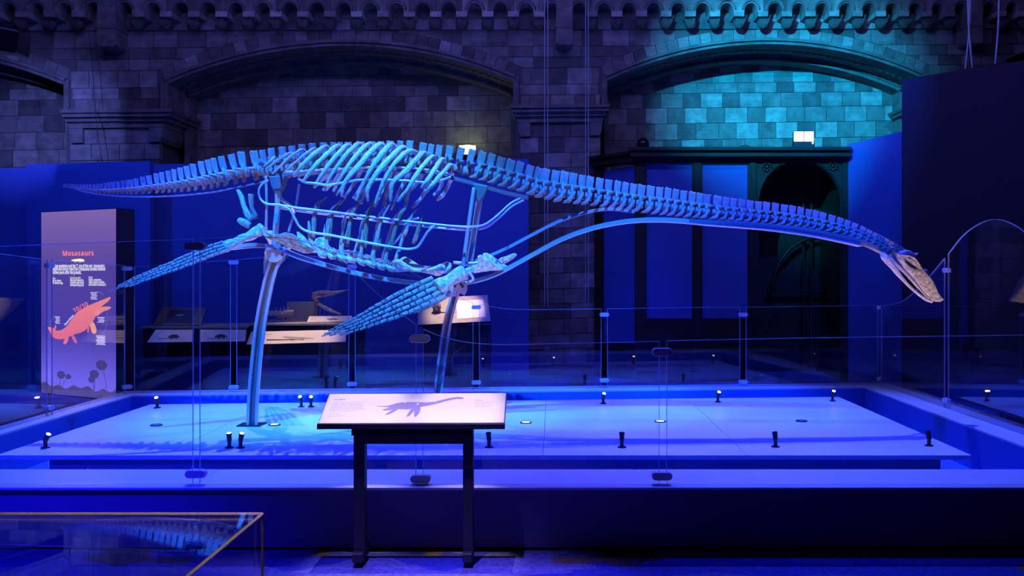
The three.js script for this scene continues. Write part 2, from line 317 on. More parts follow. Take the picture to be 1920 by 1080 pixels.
  part('table_back', merge(us.map((u) => uvPrism([[u - 27, -60], [u + 27, -60], [u + 27, 58], [u - 27, 58]], DW, 0.02, 0.1))), stones[2], table);
  const leaf = (() => { const g = []; for (let k = 0; k < 5; k++) { const a = (k - 2) * 0.42; g.push(sweep(catmull([new V3(0, -0.09, 0.0), new V3(Math.sin(a) * 0.07, -0.01, 0.07), new V3(Math.sin(a) * 0.12, 0.09, 0.1)], 5), [0.016, 0.026, 0.012], [0.016, 0.02, 0.01], { n: 6, rough: 0.01, freq: 20 })); } const b = new THREE.SphereGeometry(0.1, 10, 8); b.scale(0.95, 1.0, 0.8); b.translate(0, 0, 0.0); g.push(b); return merge(g); })();
  for (const u of us) {
    const hw = 15, q = 27, arc = []; for (let k = 0; k <= 10; k++) { const a = Math.PI - Math.PI * k / 10; arc.push([u + hw * Math.cos(a), 19 - hw * Math.sin(a)]); }
    const L = [[u - q + 0.4, -110], [u - q + 0.4, 22], [u - hw, 22], ...arc.slice(0, 11), [u + hw, 22], [u + q - 0.4, 22], [u + q - 0.4, -110]];
    part('arch_stone', proudPrism(L, FR, -DW), stones[Math.floor(rnd() * 6)], table);
    const ringPts = []; for (let k = 0; k <= 12; k++) { const a = Math.PI - Math.PI * k / 12; ringPts.push(W(u + 19 * Math.cos(a), 18.5 - 19 * Math.sin(a), DW - FR)); }
    part('arch_moulding', sweep(ringPts, 0.018, 0.03, { n: 6 }), mouldStone, table);
    part('impost_block', proudPrism([[u + 15.3, 21.5], [u + 38.3, 21.5], [u + 38.3, 31.5], [u + 15.3, 31.5]], FR + 0.03, -DW), stones[[1, 3, 6][Math.floor(rnd() * 3)]], table);
    const c = part('carved_corbel', leaf, carvedStone, table); c.position.copy(W(u + 26.8, 44, DW - 0.2)); c.rotation.y = rr(-0.25, 0.25);
    part('sill_block', proudPrism([[u - 14, 37], [u + 14, 37], [u + 14, 57], [u - 14, 57]], 0.05, -DW), stones[1 + Math.floor(rnd() * 4)], table);
  }
  for (const u of [202, 1129, 2050]) {
    part('hanging_pilaster', proudPrism([[u - 18, -110], [u + 17, -110], [u + 17, 84], [u + 12, 88], [u - 13, 88], [u - 18, 84]], 0.4, -DW), stones[0], table);
    part('pilaster_band', proudPrism([[u - 19, 50], [u + 18, 50], [u + 18, 53], [u - 19, 53]], 0.42, -DW), mouldStone, table);
  }
  // plain masonry above the frame, up to the ceiling
  part('upper_masonry', box(26, CEIL - 6.55, 0.6, -1, (CEIL + 6.55) / 2, -DW + 0.02), stones[2], table);
}
// ---------------------------------------------------------------- blue and dark partitions
const SEG = (name, label, a, b, topA, topB, thick, mat) => {      // an upright panel from a=[px,d] to b=[px,d], top edge given in pixels
  const A = P(a[0], topA, a[1]), B = P(b[0], topB, b[1]), dir = new V3(B.x - A.x, 0, B.z - A.z), n = new V3(-dir.z, 0, dir.x).normalize(); if (n.z > 0) n.negate();
  const f = [new V3(A.x, 0, A.z), new V3(B.x, 0, B.z), B, A], bk = f.map((p) => p.clone().addScaledVector(n, thick));
  const g = loft2(f, bk); const m = shadowed(new THREE.Mesh(g, mat)); m.name = name; m.userData = { kind: 'structure', label, category: 'structure' }; scene.add(m); return m;
};
SEG('wall_partition_left', 'tall blue painted partition behind the lit banner', [50, 12.8], [281, 12.8], 308, 302, 0.12, bluePaint);
SEG('wall_partition_far_left', 'blue painted partition cut by the left edge', [-160, 13.0], [52, 13.0], 318, 314, 0.1, bluePaint);
SEG('wall_partition_middle', 'wide blue painted partition behind the ribs of the skeleton', [280, 13.35], [991, 13.35], 308, 298, 0.12, bluePaint);
SEG('wall_partition_low', 'low blue painted partition slanting beside the wooden porch', [1588, 13.2], [1700, 11.95], 271, 244, 0.1, bluePaint);
SEG('wall_partition_tall', 'tall dark partition running out of the right edge', [1691, 11.85], [2260, 9.2], 149, 60, 0.14, std([0.022, 0.014, 0.035], { roughness: 0.85 }));

// ---------------------------------------------------------------- wooden porch with arched doorway
{
  const g = structure('door_1', 'dark wooden porch with blue filled windows and an arched doorway');
  const D = 13.2, dw = 0.12;
  const rect = (x0, y0, x1, y1, d, proud, depth) => loft2([[x0, y0], [x1, y0], [x1, y1], [x0, y1]].map(([a, b]) => P(a, b, d).add(new V3(0, 0, proud))), [[x0, y0], [x1, y0], [x1, y1], [x0, y1]].map(([a, b]) => P(a, b, d).add(new V3(0, 0, -depth))));
  const yb = 509 + 1.6 * F / D;
  for (const [x0, x1] of [[1191, 1209], [1301, 1313], [1405, 1417], [1578, 1590]]) part('post', rect(x0, 292, x1, yb, D, 0.03, dw), darkWood, g);
  for (const [y0, y1, pr] of [[279, 285, 0.22], [285, 290, 0.15], [290, 296, 0.2], [296, 304, 0.05]]) part('cornice_moulding', rect(1188 - pr * 40, y0, 1588, y1, D, pr, 0.4), darkWood, g);
  part('window_head', rect(1209, 300, 1405, 306, D, 0.0, dw), darkWood, g);
  for (const [x0, x1] of [[1209, 1301], [1313, 1405]]) {
    part('window_frame', merge([rect(x0, 303, x0 + 3, 600, D, 0.01, 0.05), rect(x1 - 3, 303, x1, 600, D, 0.01, 0.05), rect(x0, 303, x1, 307, D, 0.01, 0.05), rect(x0, 597, x1, 601, D, 0.01, 0.05)]), darkWood, g);
    part('blue_window_panel', rect(x0 + 3, 306, x1 - 3, 598, D, -0.03, 0.05), bluePaint, g, 'flat blue panel filling a window');
    part('lower_panel', rect(x0, 601, x1, yb, D, 0.0, 0.05), darkWood, g);
  }
  // left cheek running back to the wall
  const cheek = (x0, y0, d0, x1, y1, d1, yb0, yb1, off, th) => { const f = [P(x0, y0, d0), P(x1, y1, d1), P(x1, yb1, d1), P(x0, yb0, d0)], n = new V3(-0.6, 0, 0.8); return loft2(f.map((p) => p.clone().addScaledVector(n, off)), f.map((p) => p.clone().addScaledVector(n, off - th))); };
  const yb2 = 509 + 1.6 * F / 13.9;
  part('cheek_post', cheek(1116, 318, 13.9, 1130, 313, 13.8, yb2, yb2, 0.02, 0.1), darkWood, g);
  for (const [a, b, off] of [[296, 284, 0.16], [302, 290, 0.1], [308, 297, 0.14]]) part('cheek_cornice', cheek(1112, a, 13.95, 1196, b, 13.22, a + 6, b + 6, off, 0.3), darkWood, g);
  part('blue_window_panel', cheek(1130, 322, 13.8, 1191, 309, 13.25, 640, 645, -0.03, 0.04), bluePaint, g, 'flat blue panel in the slanted side window');
  part('lower_panel', cheek(1130, 640, 13.8, 1191, 645, 13.25, yb2, yb, -0.01, 0.06), darkWood, g);
  // spandrel board with the round arch
  const cx = 1500, cy = 378, R = 76, sh = new THREE.Shape(), p0 = (x, y) => { const q = P(x, y, D); return new THREE.Vector2(q.x, q.y); };
  const out = [p0(1417, yb), p0(1417, 302), p0(1580, 302), p0(1580, yb), p0(cx + R, yb), p0(cx + R, cy)];
  for (let k = 1; k < 24; k++) { const a = Math.PI * k / 24; out.push(p0(cx + R * Math.cos(a), cy - R * Math.sin(a))); } out.push(p0(cx - R, cy), p0(cx - R, yb));
  part('arched_board', slab(out, -D - 0.05, 0.1, 0.004), darkWood, g);
  const arch = []; for (let k = 0; k <= 24; k++) { const a = Math.PI * k / 24; arch.push(P(cx + (R + 3) * Math.cos(a), cy - (R + 3) * Math.sin(a), D)); } part('arch_bead', sweep(arch, 0.012, 0.02, { n: 6 }), darkWood, g);
  const ros = (() => { const l = [new THREE.SphereGeometry(0.03, 8, 6)]; for (let k = 0; k < 8; k++) { const s = new THREE.SphereGeometry(0.025, 6, 5); s.translate(0.055 * Math.cos(k * 0.785), 0.055 * Math.sin(k * 0.785), 0); l.push(s); } return merge(l); })();
  for (const [x, y] of [[1438, 313], [1562, 311]]) { const o = part('carved_rosette', ros, darkWood, g); o.position.copy(P(x, y, D)).add(new V3(0, 0, 0.01)); }
  // inner door leaf seen in the dark, its own round-headed panel
  part('inner_leaf', rect(1416, 300, 1585, 690, 14.5, 0, 0.05), darkWood, g);
  const a2 = []; for (let k = 0; k <= 20; k++) { const a = Math.PI * k / 20; a2.push(P(1535 + 86 * Math.cos(a), 545 - 100 * Math.sin(a), 14.3)); } part('leaf_arch_rail', sweep(a2, 0.03, 0.04, { n: 6 }), darkWood, g);
  for (const x of [1505, 1520, 1560, 1572]) part('leaf_muntin', rect(x, 330, x + 3, 690, 14.35, 0, 0.04), darkWood, g);
  part('leaf_rail', rect(1440, 541, 1575, 546, 14.33, 0, 0.04), darkWood, g);
  part('porch_roof', box(3.0, 0.05, 1.4, P(1390, 0, D).x, P(0, 284, D).y, -D - 0.62), darkWood, g);
  part('porch_side', box(0.06, 3.3, 1.5, P(1590, 0, D).x, 1.65, -D - 0.75), darkWood, g);
}
// ---------------------------------------------------------------- plinth, deck, uplights
const RIM = 0.367, DECK = 0.31;
const IN = { l: -4.19, r: 3.32, f: -5.65, bl: -9.0, br: -9.66 }, OUT = { l: -4.39, r: 3.68, f: -5.2, bl: -9.36, br: -10.05 };
// the front boards run on past both sides of the frame
{
  const t = thing('display_plinth', 'long low white topped plinth with a sunken well under the skeleton', 'plinth');
  const quad = (pts, y1, y0) => { const f = pts.map(([x, z]) => new V3(x, y1, z)), b = pts.map(([x, z]) => new V3(x, y0, z)); return flatQuad(f, b); };
  const T = 0.014;
  const seamX = -2.08;
  part('rim_board', quad([[OUT.l - 0.6, OUT.f - (-0.03)], [seamX - 0.002, OUT.f + 0.03], [seamX - 0.002, IN.f], [OUT.l - 0.6, IN.f]], RIM, RIM - T), rimPaint, t);
  part('rim_board', quad([[seamX + 0.002, OUT.f + 0.03], [OUT.r + 0.6, OUT.f + 0.03], [OUT.r + 0.6, IN.f], [seamX + 0.002, IN.f]], RIM, RIM - T), rimPaint, t);
  part('rim_board', quad([[OUT.l - 0.02, IN.f - 0.002], [IN.l, IN.f - 0.002], [IN.l, IN.bl + 0.0], [OUT.l - 0.02, IN.bl - 0.02]], RIM, RIM - T), rimPaint, t);
  part('rim_board', quad([[IN.r, IN.f - 0.002], [OUT.r + 0.02, IN.f - 0.002], [OUT.r + 0.02, IN.br - 0.02], [IN.r, IN.br]], RIM, RIM - T), rimPaint, t);
  part('rim_board', quad([[OUT.l - 0.02, IN.bl - 0.022], [IN.l, IN.bl - 0.002], [IN.r, IN.br - 0.002], [OUT.r + 0.02, IN.br - 0.022], [OUT.r + 0.02, OUT.br], [OUT.l - 0.02, OUT.bl]], RIM, RIM - T), rimPaint, t);
  const y1 = RIM - T, b0 = 0.018;
  part('front_panel', box(OUT.r - OUT.l + 1.2, y1 - b0, 0.04, (OUT.l + OUT.r) / 2, (y1 + b0) / 2, OUT.f - 0.02), sidePaint, t);
  part('kickboard', box(OUT.r - OUT.l + 1.2, b0, 0.03, (OUT.l + OUT.r) / 2, b0 / 2, OUT.f - 0.07), blackPaint, t);
  const wallQ = (x0, z0, x1, z1, nx, nz) => loftQuad([new V3(x0, 0, z0), new V3(x1, 0, z1), new V3(x1, y1, z1), new V3(x0, y1, z0)], new V3(nx, 0, nz), 0.03);
  part('inner_wall', wallQ(IN.l, IN.f, IN.l, IN.bl, -1, 0), wellPaint, t); part('inner_wall', wallQ(IN.r, IN.br, IN.r, IN.f, 1, 0), wellPaint, t);
  part('inner_wall', wallQ(IN.l, IN.bl, IN.r, IN.br, 0, -1), wellPaint, t); part('inner_wall', wallQ(IN.l, IN.f, IN.r, IN.f, 0, 1), wellPaint, t);
  part('outer_wall', wallQ(OUT.l, OUT.f, OUT.l, OUT.bl, 1, 0), sidePaint, t); part('outer_wall', wallQ(OUT.r, OUT.br, OUT.r, OUT.f, -1, 0), sidePaint, t); part('outer_wall', wallQ(OUT.l, OUT.bl, OUT.r, OUT.br, 0, 1), sidePaint, t);
  part('well_floor', quad([[IN.l, IN.f], [IN.r, IN.f], [IN.r, IN.br], [IN.l, IN.bl]], 0.03, 0.0), wellPaint, t);
  // screws along the rim boards
  const sg = new THREE.SphereGeometry(0.006, 8, 5); sg.scale(1, 0.5, 1);
  for (const [px, py] of [[164, 879], [439, 880], [112, 903], [338, 904], [402, 904], [939, 881], [934, 907], [1190, 881], [1203, 908], [1261, 881], [1278, 908], [1524, 881], [1561, 908], [1843, 882], [1903, 910], [645, 904], [28, 789], [80, 788], [48, 797], [115, 764], [163, 763], [187, 743], [232, 744], [255, 740], [365, 732], [512, 730], [680, 728], [972, 722], [974, 731], [1117, 723], [1315, 727], [1491, 725], [1632, 722]]) {
    const z = -(EYE - RIM) * F / (py - CY), s = part('screw', sg, clampMetal, t); s.position.set((px - CX) * -z / F, RIM, z);
  }
  const dk = thing('display_deck', 'white floating deck of wide boards inside the plinth well', 'platform');
  const dl = -3.91, dr = 2.94, zf = -6.36, zb = (x) => -8.8 - (x - dl) / (dr - dl) * 0.53;
  const cuts = [dl, -2.75, -1.41, -0.07, 1.365, dr];
  for (let i = 0; i < 5; i++) { const a = cuts[i] + 0.002, b = cuts[i + 1] - 0.002; part('deck_board', quad([[a, zf], [b, zf], [b, zb(b)], [a, zb(a)]], DECK, DECK - 0.03), whitePaint, dk); }
  part('deck_base', quad([[dl + 0.35, zf - 0.05], [dr - 0.2, zf - 0.05], [dr - 0.3, zb(dr) + 0.25], [dl + 0.35, zb(dl) + 0.25]], DECK - 0.03, 0.03), sidePaint, dk);
}
function flatQuad(f, b) {                                          // horizontal board from its top outline and its bottom outline
  const n = f.length, pos = [], tri = (p, q, r) => pos.push(...p.toArray(), ...q.toArray(), ...r.toArray());
  const fl = f.map((p) => new THREE.Vector2(p.x, -p.z)); const ccw = THREE.ShapeUtils.area(fl) > 0; const F1 = ccw ? f : [...f].reverse(), B1 = ccw ? b : [...b].reverse();
  for (const [i, j, k] of THREE.ShapeUtils.triangulateShape(F1.map((p) => new THREE.Vector2(p.x, -p.z)), [])) { tri(F1[i], F1[j], F1[k]); tri(B1[k], B1[j], B1[i]); }
  for (let i = 0; i < n; i++) { const j = (i + 1) % n; tri(F1[i], B1[i], B1[j]); tri(F1[i], B1[j], F1[j]); }
  const g = new THREE.BufferGeometry(); g.setAttribute('position', new THREE.Float32BufferAttribute(pos, 3)); g.computeVertexNormals(); return metreUV(g);
}
function loftQuad(f, n, th) {
  const b = f.map((p) => p.clone().addScaledVector(n, th)), pos = [], tri = (p, q, r) => pos.push(...p.toArray(), ...q.toArray(), ...r.toArray());
  tri(f[0], f[1], f[2]); tri(f[0], f[2], f[3]); tri(b[2], b[1], b[0]); tri(b[3], b[2], b[0]);
  for (let i = 0; i < 4; i++) { const j = (i + 1) % 4; tri(f[i], b[i], b[j]); tri(f[i], b[j], f[j]); }
  const g = new THREE.BufferGeometry(); g.setAttribute('position', new THREE.Float32BufferAttribute(pos, 3)); g.computeVertexNormals(); return metreUV(g);
}
// small uplights; [base px, base py, lean x (radians to the right), lean towards the back, on, label]
const deckAt = (px, py) => { const d = (EYE - DECK) * F / (py - CY); return new V3((px - CX) * d / F, DECK, -d); };
{
  const baseG = new THREE.CylinderGeometry(0.03, 0.032, 0.008, 16), stemG = merge([new THREE.CylinderGeometry(0.014, 0.014, 0.05, 12)]), headG = new THREE.CylinderGeometry(0.019, 0.017, 0.055, 14), lensG = new THREE.CylinderGeometry(0.015, 0.015, 0.004, 14), capG = new THREE.CylinderGeometry(0.0205, 0.0205, 0.012, 14, 1, true);
  const warm = glow(1, 0.84, 0.66, 14);
  const list = [
    [295, 765, 0.0, -0.55, 1, 'black uplight alone at the back left corner of the deck', [450, 340]], [565, 763, -0.1, -0.6, 1, 'left one of the two black uplights at the back of the deck', [560, 320]], [583, 763, 0.15, -0.6, 1, 'right one of the two black uplights at the back of the deck', [640, 420]],
    [1131, 757, 0.15, -0.5, 1, 'black uplight at the back of the deck below the neck base', [1130, 380]], [1346, 754, 0.15, -0.5, 1, 'black uplight at the back of the deck below the middle of the neck', [1340, 400]], [1561, 752, 0.1, -0.5, 1, 'black uplight at the back right corner of the deck', [1600, 440]],
    [85, 840, 0.5, -0.12, 1, 'black uplight leaning right at the front left corner of the deck', [260, 350]], [430, 840, -0.02, -0.12, 1, 'upright one of the two black uplights at the front of the deck', [470, 440]], [451, 840, 0.22, -0.12, 1, 'leaning one of the two black uplights at the front of the deck', [600, 460]],
    [917, 839, -0.12, 0.5, 1, 'black uplight at the front of the deck beside the lectern', [890, 500]], [1166, 839, 0.03, 0.5, 1, 'black uplight at the front of the deck below the curved steel bar', [1150, 400]], [1454, 838, 0.02, 0.55, 1, 'black uplight at the front of the deck below the thin end of the neck', [1450, 420]], [1742, 836, 0.03, 0.55, 1, 'black uplight at the front right corner of the deck', [1712, 515]],
  ];
  for (const [px, py, lx, lz, on, label, aim] of list) {
    const p = deckAt(px, py), t = thing('uplight', label, 'spotlight', p.toArray(), 'uplights standing on the white deck');
    const b = part('base_plate', baseG, blackPaint, t); b.position.y = 0.004;
    const s = part('stem', stemG, blackPaint, t); s.position.y = 0.033;
    const h = new THREE.Group(); h.name = 'lamp_head'; h.position.y = 0.055; h.rotation.set(-lz * 0.9, 0, -lx); t.add(h);
    const hd = part('housing', headG, blackPaint, h); hd.position.y = 0.024; const c = part('snoot', capG, blackPaint, h); c.position.y = 0.05; const l = part('lens', lensG, warm, h); l.position.y = 0.0545;
    t.updateMatrixWorld(true); const at = new V3(0, 0.062, 0).applyMatrix4(h.matrixWorld), to = P(aim[0], aim[1], 7.6);
    const sp = new THREE.SpotLight(C(1, 0.72, 0.5), aim[0] === 1712 ? 6 : 2.8, 0, 0.42, 0.7, 2); sp.position.copy(at); sp.target.position.copy(to); sp.castShadow = true; sp.shadow.radius = 0.7; scene.add(sp, sp.target);
  }
  const ringG = new THREE.TorusGeometry(0.042, 0.008, 8, 24); ringG.rotateX(Math.PI / 2); const discG = new THREE.CylinderGeometry(0.036, 0.036, 0.006, 20);
  for (const [px, py, on, label] of [[293, 798, 0, 'unlit round recessed light in the left part of the deck'], [515, 797, 1, 'lit round recessed light beside the rear steel post'], [986, 793, 1, 'lit round recessed light in the middle of the deck'], [1238, 791, 1, 'lit round recessed light below the neck base'], [1503, 790, 0, 'round recessed light at the right end of the deck']]) {
    const p = deckAt(px, py), t = thing('recessed_light', label, 'light', p.toArray(), 'recessed lights in the white deck');
    const r = part('bezel', ringG, blackPaint, t); r.position.y = 0.003; const d = part('lens', discG, on ? warm : std([0.25, 0.25, 0.3], { roughness: 0.2 }), t); d.position.y = 0.003;
    if (on) { const sp = new THREE.SpotLight(C(1, 0.74, 0.55), 1.8, 0, 0.5, 0.7, 2); sp.position.set(p.x, DECK + 0.016, p.z); sp.target.position.set(p.x, 3, p.z - 0.1); sp.castShadow = true; sp.shadow.radius = 1.5; scene.add(sp, sp.target); }
  }
}
// ---------------------------------------------------------------- glass balustrade
{
  const oval = (w, h, dp) => { const s = new THREE.Shape(), r = h / 2; s.absarc(w / 2 - r, 0, r, -Math.PI / 2, Math.PI / 2); s.absarc(-w / 2 + r, 0, r, Math.PI / 2, Math.PI * 1.5); const g = new THREE.ExtrudeGeometry(s, { depth: dp - 0.008, bevelEnabled: true, bevelThickness: 0.004, bevelSize: 0.004, bevelOffset: -0.004, bevelSegments: 2, curveSegments: 10 }); g.translate(0, 0, -dp / 2 + 0.004); return g; };
  const clampG = oval(0.118, 0.046, 0.05), smallClampG = oval(0.1, 0.042, 0.04);
  // a panel in a vertical plane: origin o, unit direction e along it, outline (s, y) bottom left, along the wavy top, bottom right
  function panel(label, o, e, top, y0 = RIM + 0.001) {
    const t = thing('glass_screen', label, 'glass panel', [0, 0, 0], 'clear glass panels around the plinth');
    const sh = new THREE.Shape(); sh.moveTo(top[0][0], y0); for (const [s, y] of top) sh.lineTo(s, y); sh.lineTo(top[top.length - 1][0], y0); sh.closePath();
    const m = new THREE.Matrix4().makeBasis(e, new V3(0, 1, 0), e.clone().cross(new V3(0, 1, 0))).setPosition(o);
    const g = new THREE.ExtrudeGeometry(sh, { depth: 0.010, bevelEnabled: false }); g.translate(0, 0, -0.005); g.applyMatrix4(m); part('pane', g, glass, t);
    const pts = [[top[0][0], y0 + 0.002], ...top, [top[top.length - 1][0], y0 + 0.002]].map(([s, y]) => new V3(s, y, 0).applyMatrix4(m));
    const nrm = e.clone().cross(new V3(0, 1, 0));
    part('polished_edge', merge([sweep(pts.slice(0, 2), 0.0018, 0.0055, { n: 4, square: true, ref: nrm }), sweep(pts.slice(1, -1), 0.0018, 0.0055, { n: 4, square: true, ref: nrm }), sweep(pts.slice(-2), 0.0018, 0.0055, { n: 4, square: true, ref: nrm })]), glassEdge, t, 'bright polished glass edge');
    return t;
  }
  const clampAt = (p, ang, label, small) => { const c = solo('glass_clamp', small ? smallClampG : clampG, clampMetal, label, 'clamp', 'oval metal clamps joining the glass panels'); c.position.copy(p); c.rotation.y = ang; };
  const ex = new V3(1, 0, 0), D1 = 5.26, y1 = (py) => EYE - (py - CY) * D1 / F, x1 = (px) => (px - CX) * D1 / F;
  const fr = (list, n) => { const c = catmull(list.map(([a, b]) => new V3(x1(a), y1(b), 0)), n); return c.map((p) => [p.x, p.y]); };
  const o1 = new V3(0, 0, -D1);
  panel('tall front glass panel at the left edge before the banner', o1, ex, fr([[-160, 470], [0, 462], [180, 455], [362, 448]], 14));
  panel('front glass panel whose top edge swoops down behind the lectern', o1, ex, fr([[375, 447], [440, 444], [500, 444], [560, 451], [600, 464], [640, 488], [700, 544], [740, 579], [780, 609]], 40));
  panel('low front glass panel right of the lectern with a dipping top', o1, ex, fr([[793, 617], [825, 630], [870, 641], [930, 646], [1060, 644], [1236, 640]], 30));
  panel('long low front glass panel reaching the right edge', o1, ex, fr([[1250, 639], [1500, 634], [1720, 631], [2080, 626]], 14));
  clampAt(P(367, 462, D1), 0, 'upper oval clamp on the tall front glass left of the lectern'); clampAt(P(368, 888, D1), 0, 'lower oval clamp on the front rim left of the lectern');
  clampAt(P(787, 635, D1), 0, 'upper oval clamp at the foot of the swooping glass edge'); clampAt(P(789, 897, D1), 0, 'lower oval clamp on the front rim between the lectern legs');
  clampAt(P(1242, 660, D1), 0, 'upper oval clamp on the front glass below the neck'); clampAt(P(1241, 892, D1), 0, 'lower oval clamp on the front rim right of the lectern');
  // back row, on the slanting back rim
  const zb = (x) => -(9.2 + (x + 4.29) / (3.5 + 4.29) * 0.66), B0 = new V3(-4.29, 0, zb(-4.29)), B1 = new V3(3.5, 0, zb(3.5)), eb = B1.clone().sub(B0).normalize();
  const onBack = (px) => { let x = 0; for (let k = 0; k < 20; k++) x = (px - CX) * -zb(x) / F; return (x - B0.x) / eb.x; };
  const yBack = (s, py) => { const z = B0.z + eb.z * s; return EYE - (py - CY) * -z / F; };
  const bk = (list, n) => { const c = catmull(list.map(([a, b]) => { const s = onBack(a); return new V3(s, yBack(s, b), 0); }), n); return c.map((p) => [p.x, p.y]); };
  const tops = [
    [[252, 500], [340, 494], [432, 488]], [[444, 487], [540, 480], [654, 484]], [[666, 485], [760, 505], [830, 545], [887, 568]], [[899, 571], [950, 579], [1050, 580], [1127, 579]], [[1139, 579], [1260, 577], [1387, 576]], [[1399, 576], [1530, 574], [1646, 572]]];
  const bl = ['back glass panel at the left corner', 'tall back glass panel behind the rear steel post', 'back glass panel whose top slopes down behind the front flipper', 'back glass panel left of the stone pier', 'back glass panel before the blue windows', 'back glass panel at the right corner'];
  tops.forEach((tp, i) => panel(bl[i], B0, eb, bk(tp, 16)));
  const backClamp = (px, py, label) => { const s = onBack(px), p = B0.clone().addScaledVector(eb, s); p.y = yBack(s, py); clampAt(p, Math.atan2(-eb.z, eb.x), label, true); };
  [[438, 492, 726, 'behind the hind flipper'], [660, 500, 720, 'behind the front flipper'], [893, 576, 717, 'before the sample tray'], [1133, 590, 713, 'before the first blue window'], [1393, 590, 716, 'before the porch post']].forEach(([x, a, b, w]) => { backClamp(x, a, 'upper oval clamp of the back glass ' + w); backClamp(x, b, 'lower oval clamp of the back glass ' + w); });
  // right side, towards the viewer, with a wavy top
  const eR = new V3(0, 0, 1), oR = new V3(3.55, 0, -9.85), sR = (d) => 9.85 - d;
  const rs = (l, n) => catmull(l.map(([d, y]) => new V3(sR(d), y, 0)), n).map((p) => [p.x, p.y]);
  panel('right side glass panel behind the skull with a falling top edge', oR, eR, rs([[9.8, 1.23], [9.2, 1.3], [8.6, 1.53], [8.22, 1.72]], 16));
  panel('right side glass panel with a high arched top edge', oR, eR, rs([[8.14, 1.76], [7.8, 1.93], [7.33, 2.02], [6.9, 1.93], [6.3, 1.6], [5.7, 1.3], [5.34, 1.2]], 30));
  clampAt(new V3(3.55, 1.61, -8.18), Math.PI / 2, 'upper oval clamp of the right side glass beside the skull', true); clampAt(new V3(3.55, RIM + 0.07, -8.18), Math.PI / 2, 'lower oval clamp of the right side glass', true);
  clampAt(new V3(3.55, 1.21, -9.83), Math.PI / 4, 'upper corner clamp of the glass below the skull', true); clampAt(new V3(3.55, RIM + 0.07, -9.83), Math.PI / 4, 'lower corner clamp of the glass below the skull', true);
  const oL = new V3(-4.3, 0, -9.15), sL = (d) => 9.15 - d, ls = (l, n) => catmull(l.map(([d, y]) => new V3(sL(d), y, 0)), n).map((p) => [p.x, p.y]);
  panel('left side glass panel beside the banner', oL, eR, ls([[9.1, 1.66], [8.5, 1.68], [7.78, 1.7]], 8)); panel('left side glass panel nearest the viewer', oL, eR, ls([[7.7, 1.7], [6.5, 1.76], [5.34, 1.74]], 8));
  clampAt(new V3(-4.3, 1.65, -7.74), Math.PI / 2, 'upper oval clamp of the left side glass on the banner', true); clampAt(new V3(-4.3, RIM + 0.07, -7.74), Math.PI / 2, 'lower oval clamp of the left side glass', true);
  clampAt(new V3(-4.29, 1.63, -9.13), Math.PI / 4, 'upper corner clamp of the glass beside the banner', true); clampAt(new V3(-4.29, RIM + 0.07, -9.13), Math.PI / 4, 'lower corner clamp of the glass beside the banner', true);
}
